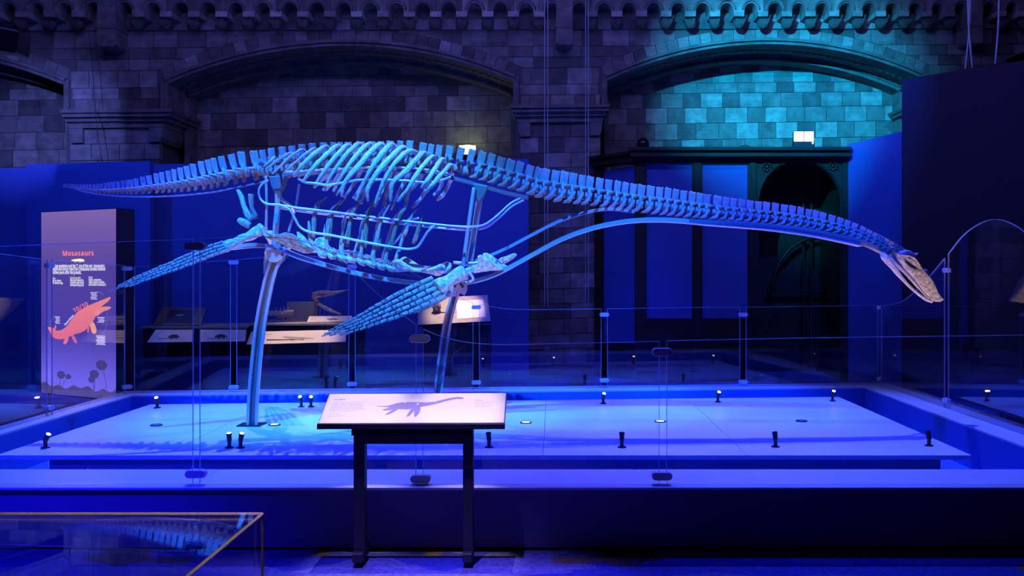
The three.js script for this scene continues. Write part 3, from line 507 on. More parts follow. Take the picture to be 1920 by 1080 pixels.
// ---------------------------------------------------------------- skeleton
const DS = 7.6, K = DS / F;                                       // distance of its middle plane, metres per pixel there
const Q = (x, y, dz = 0) => P(x, y, DS - dz);                     // dz > 0: nearer to the viewer
{
  const sk = thing('plesiosaur_skeleton', 'long necked marine reptile skeleton swimming above the white deck', 'skeleton');
  const ease = (tab, x) => { if (x <= tab[0][0]) return tab[0].slice(1); for (let i = 1; i < tab.length; i++) if (x <= tab[i][0]) { const a = tab[i - 1], b = tab[i], t = (x - a[0]) / (b[0] - a[0]); return a.slice(1).map((v, k) => v + (b[k + 1] - v) * t); } return tab[tab.length - 1].slice(1); };
  const TB = [[118, 344, 351], [150, 346, 357], [180, 346, 362], [200, 343, 364], [250, 337, 363], [300, 325, 361], [350, 313, 358], [400, 298, 352], [430, 291, 346], [460, 284, 340], [490, 282, 336], [520, 277, 330], [555, 273, 325], [600, 268, 319], [650, 267, 315], [700, 266, 313], [740, 265, 312], [765, 264, 313], [800, 270, 317], [850, 275, 325], [870, 277, 331], [910, 286, 342], [945, 297, 352], [970, 303, 358], [1000, 313, 368], [1050, 321, 379], [1100, 331, 384], [1150, 339, 390], [1200, 347, 398], [1250, 353, 403], [1300, 361, 409], [1350, 369, 413], [1400, 376, 417], [1450, 381, 421], [1500, 389, 427], [1550, 401, 435], [1600, 418, 446], [1640, 437, 463], [1670, 453, 475], [1700, 470, 488]];
  const tailX = [485, 462, 447, 428, 413, 401, 387, 371, 358, 344, 331, 320, 308, 297, 283, 271, 258, 248, 240, 231, 222, 213, 205, 197, 189, 182, 175, 168, 162, 156, 150, 144, 139, 134, 129, 124, 120];
  const dorsX = [503, 518, 537, 555, 573, 592, 610, 628, 641, 655, 677, 699, 715, 732, 750, 765, 787, 802, 817, 836, 854, 872];
  const neckX = [891, 908, 925, 944, 962, 978, 996, 1013, 1031, 1049, 1068, 1085, 1100, 1118, 1135, 1151, 1165, 1180, 1196, 1215, 1232, 1247, 1261, 1276, 1292, 1307, 1321, 1341, 1357, 1371, 1387, 1403, 1419, 1434, 1450, 1466, 1481, 1496, 1510, 1523, 1537, 1553, 1568, 1582, 1595, 1608, 1620, 1632, 1643, 1653, 1663, 1672, 1680, 1688];
  // unit templates: x along the spine (one pitch), y from the lowest point (0) to the spine top (1), z in units of the height
  const nz = (g, k, s) => { const p = g.attributes.position; for (let i = 0; i < p.count; i++) { const x = p.getX(i), y = p.getY(i), z = p.getZ(i); p.setXYZ(i, x + k * noise(x * 4 + s, y * 4, z * 4), y + k * noise(x * 4, y * 4 + s + 7, z * 4), z + k * noise(x * 4, y * 4, z * 4 + s + 13)); } g.computeVertexNormals(); return g; };
  const spineG = (y0, lean, wid, s) => { const sh = new THREE.Shape(); sh.moveTo(-wid * 0.44, y0); sh.lineTo(-wid * 0.45 + lean * 0.5, (1 + y0) / 2); sh.lineTo(-wid * 0.47 + lean, 0.97); sh.lineTo(-wid * 0.3 + lean, 1.01); sh.lineTo(wid * 0.1 + lean, 0.985); sh.lineTo(wid * 0.45 + lean, 0.995); sh.lineTo(wid * 0.47 + lean, 0.95); sh.lineTo(wid * 0.44 + lean * 0.5, (1 + y0) / 2); sh.lineTo(wid * 0.42, y0); sh.closePath(); const g = new THREE.ExtrudeGeometry(sh, { depth: 0.07, bevelEnabled: true, bevelThickness: 0.03, bevelSize: 0.05, bevelOffset: -0.03, bevelSegments: 2, steps: 2 }); g.translate(0, 0, -0.035); return nz(g, 0.035, s); };
  const centrum = (y, r, len, s) => { const pts = []; for (let i = 0; i <= 6; i++) { const t = i / 6 - 0.5; pts.push(new V3(t * len, y, 0)); } return nz(sweep(pts, [r * 0.98, r * 1.02, r * 0.9, r * 0.86, r * 0.9, r * 1.02, r * 0.98], r * 1.1, { n: 12 }), 0.02, s); };
  const kinds = {};
  for (let s = 0; s < 3; s++) {
    const S = s * 5.1;
    // neck: centrum, arch with facets, two hatchet ribs sweeping back
    kinds['neck' + s] = [merge([centrum(0.3, 0.15, 0.82, S),
      ...[-1, 1].flatMap((q) => [
        nz(sweep([new V3(-0.05, 0.36, q * 0.1), new V3(0.02, 0.46, q * 0.1), new V3(0.05, 0.6, q * 0.05)], [0.22, 0.2, 0.26], [0.06, 0.06, 0.05], { n: 8 }), 0.03, S),
        nz(sweep([new V3(0.1, 0.52, q * 0.11), new V3(0.42, 0.56, q * 0.12), new V3(0.66, 0.56, q * 0.1)], [0.07, 0.06, 0.03], [0.05, 0.06, 0.03], { n: 6 }), 0.02, S),
        nz(sweep(catmull([new V3(0.16, 0.27, q * 0.16), new V3(0.02, 0.17, q * 0.24), new V3(-0.28, 0.07, q * 0.26), new V3(-0.72, 0.0, q * 0.22)], 8), [0.07, 0.12, 0.10, 0.05, 0.02], [0.07, 0.07, 0.05, 0.03, 0.02], { n: 8 }), 0.02, S)])]), spineG(0.56, -0.05, 0.86, S)];
    // trunk: centrum, arch, stout transverse processes
    kinds['back' + s] = [merge([centrum(0.19, 0.18, 0.86, S),
      nz(sweep([new V3(0, 0.3, 0), new V3(0, 0.42, 0), new V3(0, 0.6, 0)], [0.34, 0.24, 0.3], [0.16, 0.12, 0.06], { n: 8 }), 0.03, S),
      ...[-1, 1].flatMap((q) => [nz(sweep([new V3(0, 0.42, q * 0.1), new V3(-0.02, 0.5, q * 0.32), new V3(-0.05, 0.54, q * 0.5)], [0.12, 0.1, 0.13], [0.12, 0.1, 0.12], { n: 8, ref: new V3(1, 0, 0) }), 0.03, S), nz(sweep([new V3(0.1, 0.46, q * 0.1), new V3(0.5, 0.52, q * 0.1)], [0.07, 0.04], [0.06, 0.04], { n: 6 }), 0.02, S)])]), spineG(0.54, 0.0, 0.74, S)];
    // tail: centrum, low arch, short side ribs, chevrons below
    kinds['tail' + s] = [merge([centrum(0.3, 0.17, 0.84, S),
      nz(sweep([new V3(0, 0.4, 0), new V3(0, 0.5, 0), new V3(0, 0.62, 0)], [0.36, 0.28, 0.3], [0.14, 0.1, 0.06], { n: 8 }), 0.03, S),
      ...[-1, 1].flatMap((q) => [nz(sweep(catmull([new V3(0.1, 0.34, q * 0.14), new V3(-0.1, 0.36, q * 0.34), new V3(-0.4, 0.38, q * 0.52)], 5), [0.12, 0.13, 0.08], [0.1, 0.08, 0.04], { n: 7, ref: new V3(0, 1, 0) }), 0.03, S), nz(sweep([new V3(0.05, 0.16, q * 0.1), new V3(-0.15, 0.07, q * 0.1), new V3(-0.35, 0.0, q * 0.07)], [0.12, 0.1, 0.05], [0.05, 0.05, 0.03], { n: 6 }), 0.02, S)])]), spineG(0.56, -0.05, 0.72, S)];
  }
  const all = [...tailX.map((x) => [x, 'tail']), ...dorsX.map((x) => [x, 'back']), ...neckX.map((x) => [x, 'neck'])].sort((a, b) => a[0] - b[0]);
  all.forEach(([x, kind], i) => {
    const prev = all[Math.max(0, i - 1)][0], next = all[Math.min(all.length - 1, i + 1)][0], pitch = (next - prev) / (i === 0 || i === all.length - 1 ? 1 : 2);
    const [t, b] = ease(TB, x), mid = (X) => { const [p, q] = ease(TB, X); return q - 0.3 * (q - p); };
    const slope = Math.atan2(-(mid(x + 12) - mid(x - 12)), 24), h = (b - t) * Math.cos(slope) * K;
    const [vg, sg] = kinds[kind + (i * 7) % 3];
    const v = part('vertebra', vg, i % 5 === 2 ? boneMid : bone, sk); v.position.copy(Q(x + (t - b) * 0.5 * Math.sin(slope) * 0.3, b)); v.rotation.z = slope; v.scale.set(pitch / Math.cos(slope) * K, h, h * (kind === 'tail' ? 0.9 : 1));
    part('neural_spine', sg, i % 4 === 1 ? boneMid : bone, v);
  });
  // ribs: outline in the photograph, bulging towards the viewer, and their mirror on the far side
  const ribs = [
    [[517, 296], [506, 303], [495, 312]], [[550, 288], [530, 294], [498, 318]], [[570, 282], [548, 291], [511, 326]], [[593, 280], [575, 287], [532, 324]], [[614, 276], [592, 287], [565, 312], [551, 331]], [[637, 274], [618, 285], [590, 312], [568, 341]], [[656, 273], [638, 284], [612, 315], [589, 352]],
    [[676, 271], [656, 283], [630, 315], [606, 357]], [[695, 271], [675, 284], [648, 318], [625, 359]], [[717, 271], [698, 282], [672, 312], [645, 345], [641, 369]], [[737, 272], [720, 284], [695, 318], [668, 376]], [[758, 277], [738, 290], [712, 318], [689, 356], [690, 378]], [[782, 287], [765, 284], [742, 305], [722, 335], [703, 382]],
    [[797, 287], [780, 300], [757, 325], [738, 342], [732, 378]], [[814, 293], [796, 308], [779, 330], [768, 350], [746, 378]], [[831, 299], [815, 318], [800, 340], [790, 352]], [[847, 310], [830, 325], [808, 350], [797, 362]]];
  ribs.forEach((r, i) => {
    const n = r.length - 1, reach = (i < 4 ? 0.2 : 0.36) , pts = r.map(([x, y], k) => { const s = k / n; return [x, y, 0.06 + reach * Math.sin(Math.min(1, s * 1.35) * Math.PI / 2) - 0.06 * s * s]; });
    const head = Q(r[0][0] + 7, r[0][1] + 9, 0.04);
    const c = catmull([head, ...pts.map(([x, y, z]) => Q(x, y, z))], 22), w = [9, 10, 11, 13].includes(i) ? 1.25 : 1, a = [0.010, 0.016 * w, 0.019 * w, 0.02 * w, 0.018 * w, 0.016, 0.012].map((v) => v * (i < 4 ? 0.62 : 1));
    part('rib', sweep(c, a, a, { n: 9, rough: 0.006, freq: 22 }), i % 3 === 1 ? bone : bonePale, sk);
    const far = c.map((p) => new V3(p.x, p.y, -2 * DS - p.z)); part('rib', sweep(far, a, a, { n: 7, rough: 0.006, freq: 22 }), i % 3 === 1 ? bone : bonePale, sk);
  });
  // belly ribs: a tall curved rod and a short one at each step of the basket, both sides
  const gas = [[[601, 477], [582, 447], [579, 414]], [[587, 452], [590, 402], [597, 382], [612, 370]], [[624, 486], [613, 463], [616, 424]], [[616, 452], [623, 400], [633, 385], [649, 373]], [[653, 492], [641, 478], [651, 430]], [[651, 463], [660, 402], [677, 375]], [[674, 494], [676, 482], [680, 431]], [[684, 466], [690, 402], [701, 376]], [[703, 499], [698, 487], [706, 452], [716, 410], [733, 381]], [[708, 468], [714, 448]], [[722, 502], [724, 482], [731, 450]], [[731, 469], [748, 408], [765, 384]], [[758, 441], [774, 401]], [[775, 457], [795, 402]]];
  gas.forEach((r, i) => {
    const nearer = i < 12 ? 0.22 : -0.2, pts = catmull(r.map(([x, y], k) => Q(x, y, nearer + 0.05 * k / r.length)), 12);
    part('belly_rib', sweep(pts, [0.016, 0.02, 0.017, 0.013, 0.006], [0.014, 0.016, 0.014, 0.01, 0.005], { n: 8, rough: 0.008, freq: 18 }), i % 2 ? boneDark : bone, sk);  // tall near rods take darker bone: their weaker light is put into the colour
    if (i < 12) part('belly_rib', sweep(pts.map((p) => new V3(p.x, p.y, -2 * DS - p.z)), [0.014, 0.016, 0.012, 0.005], [0.012, 0.014, 0.01, 0.005], { n: 6, rough: 0.006, freq: 18 }), bone, sk);
  });
  for (let k = 0; k < 30; k++) {                                   // interlocking rods of the belly floor
    const s = k / 29, x = 590 + 150 * s + rr(-4, 4), y = 466 + 38 * s - 6 * Math.sin(s * 3), z = rr(-0.24, 0.2), L = rr(0.05, 0.11), c = Q(x, y + rr(-6, 4), z);
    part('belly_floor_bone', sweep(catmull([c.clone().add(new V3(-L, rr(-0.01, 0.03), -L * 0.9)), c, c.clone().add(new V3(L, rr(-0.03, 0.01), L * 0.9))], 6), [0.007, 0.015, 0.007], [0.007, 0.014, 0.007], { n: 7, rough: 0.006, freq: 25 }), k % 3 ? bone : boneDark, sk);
  }
  for (let k = 0; k < 8; k++) { const s = k / 7, x = 603 + 128 * s, y = 474 + 26 * s; part('belly_knuckle', sweep(catmull([Q(x - 7, y - 3, 0.24), Q(x, y + 3, 0.26), Q(x + 9, y + 6, 0.24)], 6), [0.012, 0.024, 0.018], [0.012, 0.022, 0.012], { n: 8, rough: 0.01, freq: 20 }), k % 2 ? bonePale : bone, sk); }
  // hip and shoulder plates
  const plate = (name, outline, dz, th, mat, tilt = 0, far = false) => {
    const pts = pix(outline, DS - dz, 40), g = slab(pts, 0, th, 0.012, [], 0.012), c = new V3(); pts.forEach((p) => c.add(p)); c.multiplyScalar(1 / pts.length);
    g.translate(-c.x, -c.y, 0); const m = part(name, g, mat, sk); m.position.set(c.x, c.y, -(DS - dz)); m.rotation.x = tilt;
    if (far) { const f = part(name, g, mat, sk); f.position.set(c.x + 0.03, c.y + 0.02, -(DS + dz)); f.rotation.x = -tilt; }
  };
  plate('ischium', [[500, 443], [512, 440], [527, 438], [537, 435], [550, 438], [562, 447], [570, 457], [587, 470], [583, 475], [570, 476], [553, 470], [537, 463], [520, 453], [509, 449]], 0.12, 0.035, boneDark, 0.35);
  plate('pubis', [[556, 434], [566, 440], [578, 452], [585, 462], [592, 449], [602, 445], [611, 450], [612, 462], [602, 471], [588, 474], [572, 465], [560, 450]], -0.14, 0.05, bonePale, -0.3);
  plate('coracoid', [[732, 497], [736, 489], [746, 485], [757, 491], [772, 501], [790, 504], [812, 502], [826, 495], [835, 500], [833, 510], [822, 518], [806, 514], [788, 510], [765, 508], [745, 510], [734, 505]], 0.1, 0.05, bonePale, 0.4, true);
  plate('scapula', [[866, 513], [872, 504], [890, 498], [897, 492], [896, 480], [903, 478], [912, 483], [924, 491], [936, 499], [944, 505], [917, 508], [890, 512], [873, 517]], 0.08, 0.05, bonePale, 0.2, true);
  plate('clavicle', [[935, 486], [950, 480], [965, 475], [969, 478], [961, 486], [944, 495], [938, 495]], 0.05, 0.035, bonePale, 0.1);
  // hip blade bones standing above the hind limb
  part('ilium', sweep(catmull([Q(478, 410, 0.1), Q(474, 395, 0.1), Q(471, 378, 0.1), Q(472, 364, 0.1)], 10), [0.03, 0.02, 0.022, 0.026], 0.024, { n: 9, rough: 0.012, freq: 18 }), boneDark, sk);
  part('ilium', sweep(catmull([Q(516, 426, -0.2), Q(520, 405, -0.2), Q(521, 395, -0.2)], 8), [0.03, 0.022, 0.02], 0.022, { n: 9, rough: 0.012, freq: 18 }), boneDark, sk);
  part('sacral_rib', sweep(catmull([Q(446, 357, 0.05), Q(453, 370, 0.08), Q(457, 385, 0.1), Q(463, 400, 0.12), Q(470, 413, 0.12)], 12), [0.014, 0.022, 0.02, 0.024, 0.02], 0.016, { n: 8, rough: 0.006 }), bone, sk);
  part('hip_knuckle', sweep([Q(449, 413, 0.12), Q(458, 418, 0.14), Q(468, 424, 0.14)], [0.02, 0.03, 0.028], 0.025, { n: 9, rough: 0.012 }), bone, sk);
  part('hip_knuckle', sweep([Q(484, 424, 0.1), Q(494, 432, 0.12), Q(503, 446, 0.12)], [0.03, 0.034, 0.016], 0.028, { n: 9, rough: 0.014 }), bone, sk);
  // limbs: a stout bone, a row of wrist or ankle plates, then rows of finger bones
  const phal = nz(sweep([new V3(-0.5, 0, 0), new V3(-0.42, 0, 0), new V3(-0.15, 0, 0), new V3(0.15, 0, 0), new V3(0.42, 0, 0), new V3(0.5, 0, 0)], [0.3, 0.46, 0.4, 0.4, 0.46, 0.3], [0.3, 0.46, 0.4, 0.4, 0.46, 0.3], { n: 8 }), 0.06, 3);
  function limb(name, label, prox, dist, rad, path, width, rows, cols, up, thick, mat) {
    const g = new THREE.Group(); g.name = name; g.userData.label = label; sk.add(g);
    if (prox) part('long_bone', sweep(catmull([prox, prox.clone().lerp(dist, 0.35), prox.clone().lerp(dist, 0.7), dist], 12), rad, rad.map((v) => v * 0.75), { n: 12, rough: 0.014, freq: 14, ref: up.clone().cross(dist.clone().sub(prox)).normalize() }), mat, g);
    const curve = new THREE.CatmullRomCurve3(path), wAt = (s) => { const x = s * (width.length - 1), i = Math.min(width.length - 2, Math.floor(x)); return width[i] + (width[i + 1] - width[i]) * (x - i); };
    for (let j = 0; j < rows; j++) {
      const end = 1 - 0.24 * Math.abs(j - (rows - 1) * 0.6) / rows; let s = 0; const n = Math.round(cols * end);
      for (let k = 0; k < n; k++) {
        const ph = k < 1 ? 0 : ((j * 0.41) % 1) * 0.8 + 0.16 * Math.sin(k * 2.3 + j * 1.7), p2 = k + 1 < 1 ? 0 : ((j * 0.41) % 1) * 0.8 + 0.16 * Math.sin((k + 1) * 2.3 + j * 1.7), f0 = Math.pow(Math.min(1, (k + ph) / (n + 0.8)), 0.86) * end, f1 = Math.pow(Math.min(1, (k + 1 + p2) / (n + 0.8)), 0.86) * end, m = (f0 + f1) / 2, c = curve.getPointAt(Math.min(1, m)), t = curve.getTangentAt(Math.min(1, m));
        const u = up.clone().addScaledVector(t, -up.dot(t)).normalize(), nrm = t.clone().cross(u), w = wAt(m), lane = 2 * w / rows, len = curve.getLength() * (f1 - f0);
        const o = part('finger_bone', phal, mat, g); o.position.copy(c).addScaledVector(u, -w + lane * (j + 0.5)).addScaledVector(nrm, rr(-0.004, 0.004));
        o.quaternion.setFromRotationMatrix(new THREE.Matrix4().makeBasis(t, u, nrm)); o.rotateZ(rr(-0.09, 0.09)); o.scale.set(len * (k < 2 ? 0.9 : 0.88), lane * (k < 2 ? 0.98 : 0.92), Math.max(thick * (1 - 0.6 * m), 0.01));
      }
    }
  }
  limb('hind_flipper', 'bright near hind flipper reaching back over the banner', Q(487, 433, 0.16), Q(420, 463, 0.32), [0.05, 0.04, 0.038, 0.052], [Q(424, 461, 0.33), Q(380, 476, 0.42), Q(330, 497, 0.52), Q(280, 516, 0.6), Q(235, 534, 0.68), Q(198, 550, 0.74)], [0.056, 0.062, 0.058, 0.05, 0.035, 0.01], 4, 20, new V3(0.36, 0.75, -0.62), 0.034, bonePale);
  limb('fore_flipper', 'bright near fore flipper hanging before the coracoid', Q(870, 508, 0.14), Q(818, 543, 0.3), [0.06, 0.056, 0.062, 0.09], [Q(824, 537, 0.3), Q(770, 562, 0.42), Q(715, 587, 0.55), Q(660, 611, 0.66), Q(594, 634, 0.78)], [0.125, 0.12, 0.094, 0.06, 0.02], 5, 17, new V3(0.4, 0.75, -0.6), 0.04, bonePale);
  limb('fore_flipper', 'dim far fore flipper', Q(872, 515, -0.16), Q(850, 538, -0.3), [0.05, 0.046, 0.05, 0.07], [Q(852, 538, -0.3), Q(815, 562, -0.55), Q(762, 590, -0.85)], [0.06, 0.055, 0.02], 4, 14, new V3(0.3, 0.95, 0), 0.03, bone);
  limb('hind_flipper', 'dim far hind flipper hanging behind the steel post', Q(505, 438, -0.16), Q(518, 462, -0.35), [0.045, 0.04, 0.04, 0.05], [Q(522, 465, -0.36), Q(514, 490, -0.8), Q(500, 520, -1.25)], [0.12, 0.1, 0.03], 5, 14, new V3(1, 0.25, 0), 0.03, bone);
  // skull
  const S2 = (cx, cy) => [1640 + cx / 7.71, 440 + cy / 7.71];
  const skull = new THREE.Group(); skull.name = 'skull'; sk.add(skull);
  const taper = (g) => { const p = g.attributes.position, a = Q(1675, 478), b = Q(1765, 563), ab = b.clone().sub(a), L = ab.lengthSq(); for (let i = 0; i < p.count; i++) { const s = Math.max(0, Math.min(1, ((p.getX(i) - a.x) * ab.x + (p.getY(i) - a.y) * ab.y) / L)); p.setZ(i, -DS + (p.getZ(i) + DS) * (1 - 0.72 * s)); } g.computeVertexNormals(); return g; };
  const out = pix([[268, 268], [300, 365], [400, 485], [550, 655], [700, 835], [820, 962], [930, 972], [985, 940], [905, 850], [835, 700], [785, 630], [700, 545], [640, 470], [540, 370], [450, 325], [370, 305]].map(([a, b]) => S2(a, b)), DS);
  const hole = pix([[380, 345], [440, 330], [520, 370], [575, 440], [580, 495], [520, 490], [450, 440], [400, 400]].map(([a, b]) => S2(a, b)), DS);
  part('cranium', taper(slab(out, -DS, 0.2, 0.016, [hole])), bone, skull);
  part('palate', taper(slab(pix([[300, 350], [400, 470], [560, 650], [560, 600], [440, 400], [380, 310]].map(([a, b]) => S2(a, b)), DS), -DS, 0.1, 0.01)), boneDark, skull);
  for (const s of [-1, 1]) {
    const ram = catmull([[105, 262, 0.085], [140, 320, 0.09], [250, 455, 0.08], [400, 640, 0.06], [560, 800, 0.04], [720, 920, 0.018], [830, 972, 0.006]].map(([a, b, z]) => { const [x, y] = S2(a, b); return Q(x, y, s * z); }), 24);
    part('lower_jaw_ramus', sweep(ram, [0.018, 0.03, 0.026, 0.016, 0.013, 0.016, 0.012], 0.012, { n: 8, rough: 0.006 }), bonePale, skull);
    const inner = catmull([[190, 320, 0.07], [270, 400, 0.07], [420, 530, 0.055], [600, 730, 0.03], [780, 930, 0.01]].map(([a, b, z]) => { const [x, y] = S2(a, b); return Q(x, y, s * z); }), 16);
    part('lower_jaw_inner_bar', sweep(inner, [0.02, 0.02, 0.012, 0.01, 0.012], 0.01, { n: 8, rough: 0.005 }), bone, skull);
    part('squamosal_spike', sweep(catmull([[360, 285, 0.05], [470, 275, 0.06], [560, 300, 0.05], [620, 262, 0.04]].map(([a, b, z]) => { const [x, y] = S2(a, b); return Q(x, y, s * z); }), 8), [0.02, 0.03, 0.022, 0.004], 0.012, { n: 8, rough: 0.006 }), bone, skull);
    for (let k = 0; k < 9; k++) { const t = k / 8, [x, y] = S2(590 + 320 * t, 505 + 370 * t - 40 * Math.sin(t * 3)), p = Q(x, y, s * (0.075 - 0.055 * t)); const tg = new THREE.ConeGeometry(0.006, 0.035, 6); const o = part('tooth', tg, boneDark, skull); o.position.copy(p); o.rotation.z = 2.6; }
  }
  part('nasal_spike', sweep(catmull([S2(690, 540), S2(735, 520), S2(765, 560), S2(780, 630)].map(([x, y]) => Q(x, y)), 8), [0.01, 0.014, 0.012, 0.006], 0.012, { n: 7 }), bone, skull);
}
// ---------------------------------------------------------------- steel armature
{
  const t = thing('steel_armature', 'curved steel stand carrying the marine reptile skeleton', 'stand');
  const bar = (name, pts, a, b, n = 30, mat = steel, o = {}) => part(name, sweep(catmull(pts.map(([x, y, z = 0]) => Q(x, y, z)), n), a, b, { n: 4, square: true, ...o }), mat, t);
  const rod = (name, pts, r, n = 40, mat = steel) => part(name, sweep(catmull(pts.map(([x, y, z = 0]) => Q(x, y, z)), n), r, r, { n: 8 }), mat, t);
  const postY = [[473, 797], [475, 740], [480, 680], [488, 610], [498, 555], [510, 505], [521, 478]];
  for (const z of [-0.035, 0.035]) { bar('rear_post_rail', postY.map(([x, y]) => [x - 8, y, z]), 0.011, 0.012); bar('rear_post_rail', postY.map(([x, y]) => [x + 8, y, z]), 0.011, 0.012); }
  bar('rear_post_web', postY.map(([x, y]) => [x, y, 0]), 0.028, 0.014, 30, steelDull);
  const fp = [[817, 795], [821, 740], [829, 670], [839, 605], [852, 555], [858, 538]];
  for (const z of [-0.03, 0.03]) { bar('front_post_rail', fp.map(([x, y]) => [x - 6, y, z]), 0.009, 0.012); bar('front_post_rail', fp.map(([x, y]) => [x + 6, y, z]), 0.009, 0.012); }
  bar('front_post_web', fp.map(([x, y]) => [x, y, 0]), 0.02, 0.012, 30, steelDull);
  const b1 = box(0.2, 0.01, 0.17); for (const [x, y] of [[472, 797], [817, 796]]) { const p = part('base_plate', b1, blackPaint, t); const q = deckAt(x, y); p.position.set(q.x, DECK + 0.005, q.z); }
  const low = [[436, 463, 0.12], [480, 459, 0.05], [520, 464, 0], [560, 480, 0], [640, 504, 0], [720, 522, 0], [800, 531, 0], [850, 530, 0], [890, 526, 0], [930, 513, 0], [1000, 476, 0], [1050, 449, 0], [1100, 430, 0], [1150, 418, 0], [1200, 412, 0], [1260, 412, 0], [1330, 418, 0], [1440, 427, 0], [1520, 438, 0], [1580, 450, 0], [1612, 457, 0]];
  bar('lower_arch_bar', low, 0.014, 0.045, 110); bar('lower_arch_flange', low.map(([x, y, z]) => [x, y + 4.5, z + 0.02]), 0.004, 0.06, 110);
  bar('upper_arch_bar', [[870, 497, -0.12], [940, 470, -0.12], [1000, 439, -0.1], [1050, 414, -0.07], [1100, 398, -0.04], [1140, 392, -0.02], [1190, 397, 0]], 0.012, 0.03, 40);
  bar('head_bar', [[1604, 453, 0], [1640, 466, 0], [1670, 484, 0], [1696, 502, 0]], 0.012, 0.03, 16, steelDull);
  bar('neck_cradle', [[1290, 414], [1400, 420], [1500, 430], [1560, 441], [1610, 452], [1660, 475]], 0.014, 0.06, 40, steelDull);
  bar('spine_bar', [[520, 330], [560, 326], [620, 321], [720, 318], [800, 324], [860, 337], [900, 348], [950, 362], [990, 371]], 0.014, 0.05, 50, steelDull);
  rod('spine_rod', [[535, 322, 0.08], [620, 317, 0.08], [720, 313, 0.08], [800, 318, 0.08], [850, 327, 0.08]], 0.008);
  rod('tail_rod', [[130, 352], [165, 361], [200, 366], [260, 369], [330, 367], [400, 360], [440, 352], [480, 344], [520, 333]], 0.007, 50, steelDull);
  rod('rib_rod', [[560, 336, 0.3], [572, 342, 0.36], [592, 344, 0.38], [615, 347, 0.38], [640, 343, 0.38], [670, 338, 0.38], [710, 337, 0.38], [760, 339, 0.38], [800, 342, 0.36], [825, 339, 0.34], [845, 332, 0.3]], 0.01, 60);
  const loop = [[503, 338, 0.25], [494, 343, 0.25], [486, 354, 0.26], [487, 370, 0.26], [497, 381, 0.27], [523, 384, 0.27], [553, 389, 0.27], [620, 397, 0.27], [700, 407, 0.27], [800, 419, 0.25], [880, 425, 0.22], [908, 421, 0.18], [930, 406, 0.13], [958, 381, 0.06], [980, 369, 0.03]];
  rod('hoop_rod', loop, 0.009, 90); rod('hoop_rod', loop.slice(5).map(([x, y, z]) => [x + 2, y + 6, z - 0.5]), 0.009, 70);
  rod('belly_rod', [[528, 385, 0.27], [544, 394, 0.27], [553, 410, 0.27], [561, 424, 0.27], [574, 433, 0.27], [620, 441, 0.27], [690, 455, 0.27], [740, 464, 0.27], [768, 467, 0.26], [782, 463, 0.26], [792, 450, 0.26], [802, 434, 0.26], [815, 423, 0.25]], 0.01, 70);
  rod('belly_rod', [[728, 461, 0.2], [740, 455, 0.2], [752, 440, 0.2], [762, 421, 0.2], [772, 412, 0.2], [786, 409, 0.2]], 0.009, 30);
  for (const [pts, r] of [[[[520, 345, 0.02], [521, 380, 0.02], [517, 430, 0.02], [514, 480, 0.02]], 0.026], [[[499, 330, 0.24], [500, 380, 0.24], [499, 432, 0.2]], 0.012], [[[530, 340, -0.05], [527, 372, -0.05], [545, 385, -0.1], [552, 398, -0.2]], 0.012], [[[561, 345, -0.24], [555, 385, -0.24], [541, 434, -0.24]], 0.011], [[[889, 352, 0.08], [879, 420, 0.08], [868, 500, 0.06]], 0.017], [[[902, 350, -0.06], [892, 420, -0.06], [879, 500, -0.06]], 0.03]]) rod('upright', pts, r, 16);
  part('saddle_bracket', slab(pix([[508, 332], [538, 330], [532, 350], [526, 360], [518, 360], [512, 350]], DS), -DS, 0.12, 0.006), steelDull, t); part('saddle_bracket', slab(pix([[888, 345], [916, 350], [908, 370], [898, 380], [892, 366]], DS), -DS, 0.12, 0.006), steelDull, t);
  part('joint_plate', slab(pix([[842, 540], [852, 530], [862, 526], [878, 528], [877, 545], [872, 553], [858, 546], [856, 556], [849, 555], [847, 546]], DS), -DS + 0.06, 0.03, 0.004), steel, t); part('joint_plate', slab(pix([[503, 470], [520, 464], [536, 474], [533, 484], [520, 492], [508, 490]], DS), -DS + 0.05, 0.04, 0.004), steel, t);
  for (const [x, y] of [[855, 536], [869, 537], [866, 533], [535, 478], [543, 482]]) { const g = new THREE.CylinderGeometry(0.012, 0.012, 0.014, 10); g.rotateX(Math.PI / 2); const o = part('bolt', g, blackPaint, t); o.position.copy(Q(x, y, 0)).add(new V3(0, 0, 0.08)); }
  part('tie_clamp', sweep(catmull([Q(876, 512, 0.1), Q(883, 515, 0.14), Q(887, 522, 0.12), Q(880, 528, 0.1)], 10), 0.012, 0.012, { n: 8 }), steel, t);
  rod('shoulder_bar', [[850, 492, 0], [880, 494, 0], [905, 492, 0]], 0.014, 8);
}
// ---------------------------------------------------------------- printed graphics
function canvasTex(w, h, draw) { const c = document.createElement('canvas'); c.width = w; c.height = h; const x = c.getContext('2d'); draw(x, w, h); const t = new THREE.CanvasTexture(c); t.colorSpace = THREE.SRGBColorSpace; return t; }
function fit(x, s, x0, x1, y, size, weight = '') { x.save(); x.font = weight + ' ' + size + 'px sans-serif'; const w = x.measureText(s).width; x.translate(x0, y); x.scale((x1 - x0) / w, 1); x.textAlign = 'left'; x.fillText(s, 0, 0); x.restore(); }
const blob = (x, pts, fill) => { x.fillStyle = fill; x.beginPath(); const n = pts.length; for (let i = 0; i < n; i++) { const a = pts[i], b = pts[(i + 1) % n], m = [(a[0] + b[0]) / 2, (a[1] + b[1]) / 2]; if (!i) { const l = pts[n - 1]; x.moveTo((l[0] + a[0]) / 2, (l[1] + a[1]) / 2); } x.quadraticCurveTo(a[0], a[1], m[0], m[1]); } x.closePath(); x.fill(); };
